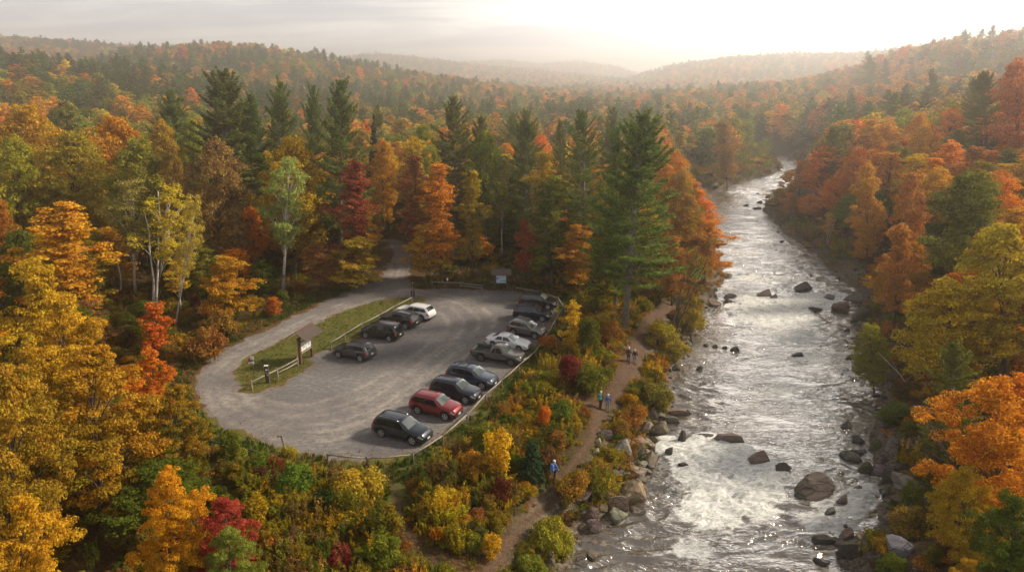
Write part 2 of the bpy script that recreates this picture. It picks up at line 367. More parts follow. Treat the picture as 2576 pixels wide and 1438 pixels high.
# gravel has shallow ruts: the tracks lie 2 cm lower
GZ = GZ-np.where(grav < 0, .02*trk, 0)
for k, nm in enumerate(['ground', 'gravel_lot', 'road', 'lawn', 'footpath']):
    F_ = GF[cls == k]; used, inv = np.unique(F_, return_inverse=True)
    V = np.stack([GX[used], GY[used], GZ[used]], 1)
    me = mesh_np(nm, V, inv.reshape(F_.shape), [gm], {n: ('POINT', 'FLOAT', v[used]) for n, v in at.items()}, True)
    tag(link(nm, me), kind='structure')
_iz = height
def Z(x, y): return float(height(np.array([x]), np.array([y]))[0])
def GT(u, v):
    """ground point under a pixel, on the real terrain"""
    dx, dy, dz = ray(u, v); Y = np.linspace(18, 700, 1400); X = Y*dx/dy; zz = H+Y*dz/dy
    hh = height(X, Y); k = np.argmax(zz < hh); k = k if zz[k] < hh[k] else len(Y)-1
    return float(X[k]), float(Y[k]), float(hh[k])
# ================================================================== RIVER
rows = [14.0]; 
while rows[-1] < 292: rows.append(rows[-1]+np.interp(rows[-1], [14, 45, 80, 150, 292], [.15, .13, .22, .5, 1.0]))
rows = np.array(rows); nc = 150
sl = smooth(LBw, n=6); sr = smooth(RBw, n=6)
def bank_x(line, y):
    P = np.array(line); out = []
    ys = np.maximum.accumulate(P[:, 1]); return np.interp(y, ys, P[:, 0])
xl = bank_x(sl, rows)-2.2; xr = bank_x(sr, rows)+2.2
t = np.linspace(0, 1, nc); WX = xl[:, None]*(1-t)+xr[:, None]*t; WY = np.repeat(rows[:, None], nc, 1)
def foamfield(x, y):
    def blob(u, v, ru, rv, a=1.0):
        cx, cy = G(u, v, WZ); rx = ru/F*cy*1.06; ex, ey = G(u, v+rv, WZ); ry = abs(cy-ey)
        return a*np.clip(1.25-np.sqrt(((x-cx)/rx)**2+((y-cy)/ry)**2), 0, 1)
    f = 0
    for q in [(1690,1125,45,30,1),(1740,1150,60,45,1.2),(1790,1110,60,22,1.1),(1800,1180,110,70,1.3),(1860,1130,40,22,.9),(1880,1180,70,50,1.1),(1935,1180,60,25,.9),(1850,1250,130,60,1),(1790,1290,100,50,.7),(1930,1230,50,35,.8),
              (2110,1275,70,30,1.1),(2160,1250,40,28,1.2),(2185,1228,22,16,1.1),(2060,1310,60,24,.8),(2120,1320,50,25,.6),(1740,1385,80,40,.42),
              (1980,765,110,20,1.05),(1880,745,60,10,.9),(2060,755,70,18,1.0),(1960,800,110,26,.75),(1900,775,60,16,.7),(2110,745,30,9,.9),(1840,770,20,8,.7),(2000,850,90,30,.42),(1900,700,60,10,.45),(1830,730,30,10,.6),
              (1960,705,80,8,.4),(1880,640,60,6,.35),(1940,480,20,4,.6),(1960,500,20,5,.4),(2030,900,80,18,.4),(1980,980,80,22,.3),(2140,945,30,8,.4)]:
        f = np.maximum(f, blob(*q))
    return f
fo = foamfield(WX, WY); sh = np.clip(-sdf_poly(WX, WY, RIVER)/1.2, 0, 1)
wx = WX+1.6*(fbm(WX/5, WY/5, 2, 61)-.5)*2; wy = WY+1.3*(fbm(WX/4, WY/4, 2, 71)-.5)*2
rid = lambda a: 1-np.abs(a*2-1)
w = .20*(rid(fbm(wx/3.4, wy/1.15, 2, 81))-.6)+.11*(rid(fbm(wx/1.7, wy/.6, 2, 91))-.6)+.05*(fbm(wx/5, wy/2.2, 2, 95)-.5)
calm = np.clip(1.25-np.exp(-((WY-150)/38)**2)*1.1, .2, 1)*np.clip(fbm(WX/6, WY/9, 2, 140)*3.2-.75, .25, 1.25)
churn = .50*(fbm(WX/1.0, WY/.8, 4, 101)-.42)+.24*(rid(fbm(wx/.6, wy/.45, 3, 103))-.5)
WZZ = WZ+w*calm*1.45+churn*np.clip(fo, 0, 1)**1.1*1.15
tex = rid(fbm(wx/1.3+.4*fbm(WX/.6, WY/.6, 2, 5), wy/.75, 4, 111))*.5+fbm(WX/.55, WY/.42, 4, 115)*.65
foam = np.clip((fo*1.7+tex*1.6-1.28)*2.1, 0, 1)*np.clip(fo*4, 0, 1)
Vw = np.stack([WX, WY, WZZ], 2).reshape(-1, 3)
i2, j2 = np.meshgrid(np.arange(nc-1), np.arange(len(rows)-1)); b0 = (j2*nc+i2).ravel()
wm, nt, out = newmat('river_water'); bs = N(nt, 'ShaderNodeBsdfPrincipled'); L(nt, bs.outputs[0], out.inputs[0])
tc = N(nt, 'ShaderNodeTexCoord'); mw = N(nt, 'ShaderNodeMapping'); mw.inputs['Scale'].default_value = (.8, 2.0, 1); L(nt, tc.outputs['Object'], mw.inputs[0])
n1 = noise(nt, 1.1, 2, mw.outputs[0], .5, 1.6); n2 = noise(nt, 4.0, 2, mw.outputs[0], .5, .5)
hh = math_(nt, 'ADD', math_(nt, 'MULTIPLY', n1, 1.0), math_(nt, 'MULTIPLY', n2, .22))
bp = N(nt, 'ShaderNodeBump'); bp.inputs['Distance'].default_value = .22; L(nt, ramp(nt, noise(nt, .22, 3, mw.outputs[0], .5, 1.0), [(.35, (.25,)*3), (.62, (1,)*3)]), bp.inputs['Strength']); L(nt, hh, bp.inputs['Height'])
fa = attr(nt, 'foam'); n3 = noise(nt, 3.2, 6, tc.outputs['Object'], .75, .6)
ff = ramp(nt, math_(nt, 'ADD', fa, math_(nt, 'MULTIPLY', math_(nt, 'SUBTRACT', n3, .5), 1.3)), [(.18, (0, 0, 0)), (.42, (.45,)*3), (.75, (1, 1, 1))])
bedc = mix(nt, noise(nt, .5, 4, tc.outputs['Object']), (.040, .033, .022), (.12, .092, .058))
L(nt, bedc, bs.inputs['Base Color'])
bs.inputs['Roughness'].default_value = .05; fd = N(nt, 'ShaderNodeBsdfPrincipled'); L(nt, mix(nt, ramp(nt, noise(nt, 1.5, 7, mw.outputs[0], .78, 1.5), [(.40, (0,)*3), (.56, (1,)*3)]), (.40, .42, .38), (.90, .91, .90)), fd.inputs['Base Color']); fd.inputs['Roughness'].default_value = .9; fd.inputs['Specular IOR Level'].default_value = .15; fb = N(nt, 'ShaderNodeBump'); fb.inputs['Strength'].default_value = 1; fb.inputs['Distance'].default_value = .16; L(nt, noise(nt, 1.9, 7, tc.outputs['Object'], .8, 1.0), fb.inputs['Height']); L(nt, fb.outputs[0], fd.inputs['Normal']); fmx = N(nt, 'ShaderNodeMixShader'); L(nt, ff, fmx.inputs[0]); hol = ramp(nt, noise(nt, 2.1, 7, mw.outputs[0], .8, 1.2), [(.36, (.55,)*3), (.50, (1,)*3)]); ff = math_(nt, 'MULTIPLY', ff, hol); L(nt, ff, fmx.inputs[0]); L(nt, bs.outputs[0], fmx.inputs[1]); L(nt, fd.outputs[0], fmx.inputs[2]); L(nt, fmx.outputs[0], out.inputs[0])
bs.inputs['IOR'].default_value = 2.2; bs.inputs['Specular IOR Level'].default_value = .9
L(nt, bp.outputs[0], bs.inputs['Normal'])
tag(link('water', mesh_np('water', Vw, np.stack([b0, b0+1, b0+nc+1, b0+nc], 1), [wm], {'foam': ('POINT', 'FLOAT', foam.ravel())}, True)), kind='structure')
print('T b_land', round(time.time()-_t0, 1))
# ================================================================== FOLIAGE MESHES
def leafmesh(name, C, Nn, S, asp, tint, lobe, mats, extra=None, T=None):
    n = len(C); Nn = Nn/np.maximum(np.linalg.norm(Nn, axis=1, keepdims=True), 1e-6)
    if T is None: T = rng.normal(size=(n, 3))
    T = T-(T*Nn).sum(1, keepdims=True)*Nn; T /= np.maximum(np.linalg.norm(T, axis=1, keepdims=True), 1e-6)
    B = np.cross(Nn, T); s = S[:, None]
    V = np.stack([C-T*s*.5, C+B*s*.5*asp+T*s*.05, C+T*s*.5, C-B*s*.5*asp+T*s*.05], 1).reshape(-1, 3)
    Fc = np.arange(4*n).reshape(n, 4)
    return V, Fc, tint, lobe
def cmesh(name, parts, mat):
    V = []; Fc = []; ti = []; lo = []; o = 0
    for v, f, t, l in parts: V.append(v); Fc.append(f+o); o += len(v); ti.append(t); lo.append(l)
    return mesh_np(name, np.concatenate(V), np.concatenate(Fc), [mat], {'tint': ('FACE', 'FLOAT', np.concatenate(ti)), 'lobe': ('FACE', 'FLOAT', np.concatenate(lo))})
def lobes(Rr, h0, h1, n, lr, shape, seed):
    r = np.random.default_rng(seed); out = []
    for i in range(n):
        t = (i+r.random())/n; 
        if shape == 'round': pr = math.sin(math.pi*min(1, (t*.86+.12)))**.55
        elif shape == 'tall': pr = (math.sin(math.pi*min(1, t*.8+.16))**.6)*(.8+.35*math.sin(t*14+seed))
        elif shape == 'cone': pr = (1-t)**.75*.95+.12
        elif shape == 'vase': pr = .35+.65*math.sin(math.pi*min(1, t*.62+.2))
        else: pr = 1
        a = i*2.39996+r.uniform(-.5, .5); rad = max(0, Rr*pr-lr*.75)*(r.random()**.4)*r.uniform(.85, 1.18)
        if t > .93: rad *= .5
        z = h0+(h1-h0-lr*.45)*t
        out.append((rad*math.cos(a), rad*math.sin(a), z, lr*r.uniform(.7, 1.3)*(.8+.35*pr)))
    return out, r
def deciduous(name, seed, Hh=16., Rr=4.6, base=.3, n=46, lr=1.45, nleaf=15000, ls=.26, shape='round', flat=.62, mat='leaf', trunk='bark', tr=.22, stems=1, sparse=1.0):
    lb, r = lobes(Rr, Hh*base, Hh, n, lr, shape, seed)
    per = int(nleaf/len(lb)); parts = []
    for (x, y, z, q) in lb:
        # each bough: three or four smaller sprays, so that the outline is broken up
        k = r.integers(5, 9); m = max(4, int(per/k*(q/lr)**2)); lv = r.random()
        for j in range(k):
            d = r.normal(size=3); d /= np.linalg.norm(d); d[2] *= .7
            cx, cy, cz = x+d[0]*q*.78, y+d[1]*q*.78, z+d[2]*q*.62; qq = q*r.uniform(.28, .56)
            u = r.normal(size=(m, 3)); u /= np.linalg.norm(u, axis=1, keepdims=True); u[:, 2] = np.abs(u[:, 2])*np.where(r.random(m) < .86, 1, -1)
            rr = qq*(r.random((m, 1))**.36)*1.08
            P = np.array([cx, cy, cz])+u*rr*np.array([1.15, 1.15, flat])
            nn = u*.8+np.array([0, 0, .35])+r.normal(size=(m, 3))*.5
            S = ls*r.uniform(.65, 1.35, m)
            parts.append(leafmesh('', P, nn, S, .72, np.clip(r.normal(.5, .2, m)+(lv-.5)*.25, 0, 1), np.clip(lv+.12*r.normal(size=m)+.25*(.5-z/Hh)+r.normal()*.05, 0, 1), None))
    cm = cmesh(name+'_crown', parts, M[mat])
    tb = MB(); lean = r.normal(size=2)*.25
    for s in range(stems):
        a = s*2.2+r.random(); sx, sy = (0, 0) if stems == 1 else (.35*math.cos(a), .35*math.sin(a)); k = 0 if stems == 1 else Rr*.42
        top = Vector((sx+k*math.cos(a)+lean[0], sy+k*math.sin(a)+lean[1], Hh*(.9 if s == 0 else r.uniform(.66, .86)))); pts = []
        for i in range(7):
            t = i/6; pts.append(Vector((sx, sy, -.4)).lerp(top, t)+Vector((r.normal()*.12*t, r.normal()*.12*t, 0))-Vector((top.x-sx, top.y-sy, 0))*(t*(1-t))*.6)
        tb.tube(pts, [tr*(1.25 if i == 0 else 1)*(1-.82*i/6) for i in range(7)], 7)
    for (x, y, z, q) in lb[::max(1, len(lb)//(26 if mat == 'leaf' else 8))]:
        z0 = max(Hh*.16, z-Hh*.16-r.random()*1.5); f = z0/Hh
        tb.tube([(lean[0]*f, lean[1]*f, z0), (x*.45, y*.45, (z0+z)*.5+.1), (x, y, z)], [tr*.38*(1-f*.6), tr*.22, tr*.06], 5)
    tm = tb.mesh(name+'_trunk', [M[trunk]], True)
    return cm, tm, Hh, Rr
def pine(name, seed, Hh=28., Rr=5.6, base=.14, dz=.72, dens=2.1, ls=.58, mat='leaf', trunk='pinebark', kind='white', nb=5):
    r = np.random.default_rng(seed); parts = []; tb = MB()
    tb.tube([(0, 0, -.5), (.1, .05, Hh*.3), (-.05, .1, Hh*.65), (0, 0, Hh)], [.42, .34, .2, .04], 8)
    z = Hh*base; a0 = 0
    while z < Hh*.985:
        f = z/Hh
        if kind == 'white': Lm = Rr*(.66+.34*min(1, (f-base)/.16))*(1-f)**.52*1.28+.5
        else: Lm = Rr*(1-f)**.9+.12
        kb = nb if f < .9 else 4
        gap = 1.0 if kind != 'white' else r.uniform(.6, 1.1)
        for b in range(kb):
            if kind == 'white' and r.random() < .12: continue
            a = a0+b*2*math.pi/kb+r.uniform(-.35, .35); Ln = Lm*(r.uniform(.55, 1.15) if kind == 'white' else r.uniform(.85, 1.08))*(gap if b % 2 else 1)
            up = (r.uniform(-.06, .26)+max(0, f-.5)*1.9) if kind == 'white' else (-.28+.55*f)
            ca, sa = math.cos(a), math.sin(a); lv = r.random(); zz = z+r.uniform(-.25, .25)
            def pos(t): return np.stack([ca*Ln*t*math.cos(up), sa*Ln*t*math.cos(up), zz+Ln*(t*math.sin(up)+(.16 if kind == 'white' else .05)*t*t*t)], -1)
            if mat == 'leaf' or b % 2 == 0:
                pp = pos(np.linspace(0, 1, 4)); tb.tube([tuple(q) for q in pp], [.075*(1-f*.6), .05, .03, .012], 4, cap=False)
            m = int(max(14, 118*dens*Ln/Rr)); t = .2+.8*r.random(m)**.8
            P = pos(t); side = r.uniform(-1, 1, m)*(.34 if kind == 'white' else .22)*Ln*(1.12-t)**.6*.95
            sid = np.array([-sa, ca, 0]); P = P+side[:, None]*sid; P[:, 2] += r.uniform(-.10, .16, m)*(1 if kind == 'white' else .8)+np.abs(side)*.18
            T = np.array([ca, sa, .25+up])+sid*(np.sign(side)*.75)[:, None]+r.normal(size=(m, 3))*.28; T[:, 2] += .3
            nn = np.array([0, 0, 1.])+r.normal(size=(m, 3))*.55+np.array([ca, sa, 0])*.25
            S = ls*r.uniform(.6, 1.25, m)*(1 if f < .9 else .8)
            parts.append(leafmesh('', P, nn, S, .30, np.clip(r.normal(.45, .2, m)+(t-.6)*.35, 0, 1), np.full(m, lv), None, T=T))
        z += dz*(.8+.4*r.random())*(1.15-.45*f); a0 += 1.1
    m = int(60*dens); P = np.stack([r.normal(0, .12, m), r.normal(0, .12, m), Hh*(.965+.045*r.random(m))], 1); T = r.normal(size=(m, 3))*.4+np.array([0, 0, 1.])
    parts.append(leafmesh('', P, r.normal(size=(m, 3)), np.full(m, ls*.7), .3, r.random(m)*.5+.3, np.full(m, .3), None, T=T))
    return cmesh(name+'_crown', parts, M[mat]), tb.mesh(name+'_trunk', [M[trunk]], True), Hh, Rr
def shrubmesh(name, seed, Hh=1.8, Rr=1.3, nleaf=2600, ls=.13, kind='dome', mat='leaf', n=14):
    r = np.random.default_rng(seed); parts = []
    if kind == 'dome' or kind == 'upright':
        for i in range(n):
            a = i*2.4+r.random(); q = r.random()**.5*Rr*.72; f = q/Rr; hz = Hh*(1-.5*f*f)*r.uniform(.45, .95)
            if kind == 'upright': q *= .7; hz = Hh*r.uniform(.35, .97)
            w = Rr*r.uniform(.28, .48); m = nleaf//n; u = r.normal(size=(m, 3)); u /= np.linalg.norm(u, axis=1, keepdims=True); u[:, 2] = np.abs(u[:, 2])*np.where(r.random(m) < .85, 1, -1); lv = r.random()
            P = np.array([q*math.cos(a), q*math.sin(a), hz-w*.4])+u*w*(r.random((m, 1))**.45)*np.array([1, 1, .85 if kind == 'dome' else 1.3]); P[:, 2] = np.abs(P[:, 2])
            parts.append(leafmesh('', P, u+r.normal(size=(m, 3))*.55+np.array([0, 0, .4]), ls*r.uniform(.6, 1.4, m), .7, np.clip(r.normal(.5, .22, m)+(lv-.5)*.3, 0, 1), np.clip(lv+r.normal(size=m)*.12, 0, 1), None))
    elif kind == 'fern':
        for i in range(n):
            a = r.uniform(0, 6.28); Ln = Rr*r.uniform(.7, 1.2); m = nleaf//n; t = r.random(m); lv = r.random()
            P = np.stack([math.cos(a)*Ln*t, math.sin(a)*Ln*t, Hh*(1.9*t-1.25*t*t)+.05], 1); sid = np.array([-math.sin(a), math.cos(a), 0]); s = np.where(r.random(m) < .5, -1, 1)
            P = P+sid*(s*(.04+.16*(1-t))*Rr*r.random(m))[:, None]
            parts.append(leafmesh('', P, np.array([0, 0, 1.])+r.normal(size=(m, 3))*.3, np.full(m, ls*1.2), .35, np.clip(r.normal(.5, .2, m), 0, 1), np.full(m, lv), None, T=sid*s[:, None]+np.array([math.cos(a), math.sin(a), 0])*.5))
    else:  # goldenrod and tall weeds: upright plumes
        for i in range(n):
            a = r.uniform(0, 6.28); q = Rr*r.random()**.5; hh = Hh*r.uniform(.6, 1.1); m = nleaf//n; t = r.random(m); lv = r.random()
            lx, ly = r.normal()*.12, r.normal()*.12
            P = np.stack([q*math.cos(a)+lx*t*hh, q*math.sin(a)+ly*t*hh, hh*t], 1)+r.normal(size=(m, 3))*.07*Rr
            T = r.normal(size=(m, 3))*.5+np.array([0, 0, .9]); parts.append(leafmesh('', P, r.normal(size=(m, 3))+np.array([0, -.3, .5]), ls*r.uniform(.7, 1.4, m), .4, np.clip(.35+.45*t+r.normal(size=m)*.15, 0, 1), np.full(m, lv), None, T=T))
    cm = cmesh(name, parts, M[mat]); tb = MB()
    for i in range(5):
        a = i*1.3+r.random(); tb.tube([(0, 0, -.1), (Rr*.3*math.cos(a), Rr*.3*math.sin(a), Hh*.4), (Rr*.55*math.cos(a), Rr*.55*math.sin(a), Hh*.75)], [.03, .022, .008], 5)
    return cm, tb.mesh(name+'_stems', [M['bark']], True), Hh, Rr
V_ = {}
V_['maple'] = [deciduous('maple', 100+i, 15.5, 4.9, .22, 54, 1.35, 19000, .27, 'round' if i % 2 == 0 else 'tall', .55) for i in range(4)]
V_['oak'] = [deciduous('oak', 200+i, 17, 5.3, .25, 60, 1.5, 20000, .28, 'round', .8, tr=.28) for i in range(3)]
V_['tall'] = [deciduous('slender_maple', 300+i, 17, 3.3, .22, 44, 1.15, 14000, .25, 'tall', .5, tr=.18) for i in range(3)]
V_['birch'] = [deciduous('birch', 400+i, 17, 3.0, .42, 30, .95, 6500, .19, 'tall', .9, trunk='birch', tr=.15, stems=(2, 3, 1)[i]) for i in range(3)]
V_['aspen'] = [deciduous('aspen', 450, 20, 3.9, .36, 44, 1.1, 13000, .21, 'tall', 1.0, trunk='birch', tr=.24, stems=1)]
V_['sapling'] = [deciduous('sapling', 500+i, 6, 1.7, .12, 24, .62, 5200, .17, 'tall', .6, tr=.06) for i in range(3)]
V_['near'] = [deciduous('near_maple', 600+i, 13, 4.6, .12, 62, 1.0, 38000, .17, ('round', 'tall')[i % 2], .55, tr=.2) for i in range(3)]
V_['leaning'] = [deciduous('leaning_tree', 650, 13, 4.2, .35, 34, .85, 5200, .19, 'vase', .5, tr=.16, stems=2)]
V_['pine'] = [pine('pine', 700+i, base=(.14, .2, .12, .17, .22)[i], dz=(.72, .95, .8, 1.05, .88)[i]) for i in range(5)]
V_['bigpine'] = [pine('old_pine', 760, 28, 6.4, .27, .84, 2.6, .58, nb=6)]
V_['spruce'] = [pine('spruce', 800+i, 15, 3.2, .04, .5, 1.0, .42, kind='spruce', nb=8, trunk='bark') for i in range(2)]
V_['shrub'] = [shrubmesh('shrub', 900+i, 2.0, 1.5, 4200, .14, 'dome', n=18) for i in range(4)]
V_['upshrub'] = [shrubmesh('upright_shrub', 920+i, 3.2, 1.4, 4200, .15, 'upright', n=18) for i in range(2)]
V_['conshrub'] = [pine('young_spruce', 840, 3.2, 1.5, .02, .22, .8, .26, kind='spruce', nb=8, trunk='bark')]
COLS = {'gold': (.67,.37,.022), 'yellow': (.72,.46,.030), 'orange': (.70,.255,.020), 'deep orange': (.52,.19,.025), 'red': (.34,.06,.03), 'dark red': (.18,.03,.022), 'rust': (.40,.185,.045), 'brown': (.23,.125,.045),
        'olive': (.32,.235,.022), 'yellow-green': (.29,.30,.035), 'green': (.105,.135,.016), 'dark green': (.032,.060,.014), 'pale green': (.36,.36,.10), 'pine green': (.165,.19,.040), 'blue-green': (.04,.085,.04)}
def jit(c, a=.12):
    return tuple(min(.8, max(.002, x*(1+random.uniform(-a, a)))) for x in c)
HBOX = []
HERO = []   # (u, v, short name) for describing neighbours
PLACED = [] # x, y, r
def put(kind, name, cat, x, y, z, hh, w, col, alpha, label, group=None, lean=(0, 0), rz=None, var=None, trunkvis=True):
    vs = V_[kind]; cm, tm, H0, R0 = vs[(random.randrange(len(vs)) if var is None else var) % len(vs)]
    o = bpy.data.objects.new(name, None); COL.objects.link(o); o.empty_display_size = .3
    o.location = (x, y, z-.15); o.rotation_euler = (lean[1], lean[0], random.uniform(0, 6.28) if rz is None else rz)
    if lean != (0, 0): o.rotation_mode = 'ZYX'
    o.scale = (w/(2*R0), w/(2*R0), hh/H0)
    c = link('crown' if cat == 'tree' else 'foliage', cm, o); c.color = (*jit(col), alpha)
    if trunkvis: link('trunk' if cat == 'tree' else 'stems', tm, o)
    tag(o, label, cat, group); return o
def hero(kind, name, u, v, ub, vb, wpx, col, alpha, label, short=None, cat='tree', lean=False, rz=None, var=None):
    x, y, z = GT(ub, vb); ztop = ray_at_y(u, v, y)[1]; xt = ray_at_y(u, v, y)[0]
    hh = max(1.2, ztop-z); d = proj(x, y, z+hh*.6)[2]; w = wpx/F*d
    lx = math.atan2(xt-x, hh) if (lean or abs(xt-x) > .3) else 0
    c = COLS[col] if isinstance(col, str) else ((col[0]*1.04, min(.8, col[1]*1.30), col[2]*1.3) if col[0] > col[1]*2.0 else col)
    o = put(kind, name, cat, x, y, z, math.hypot(hh, xt-x), w, c, alpha, label, lean=(max(-.45, min(.45, lx)), 0), rz=rz, var=var)
    if short: HERO.append((u, v+wpx*.5, short))
    PLACED.append((x, y, w*.5)); HBOX.append((min(u, ub)-wpx*.4, max(u, ub)+wpx*.4, v, v+(vb-v)*(1.0 if kind in ('birch', 'aspen') else .75), y, 3.0 if kind in ('birch', 'aspen', 'leaning', 'bigpine') else 1.0)); return o
print('T c_trees', round(time.time()-_t0, 1))
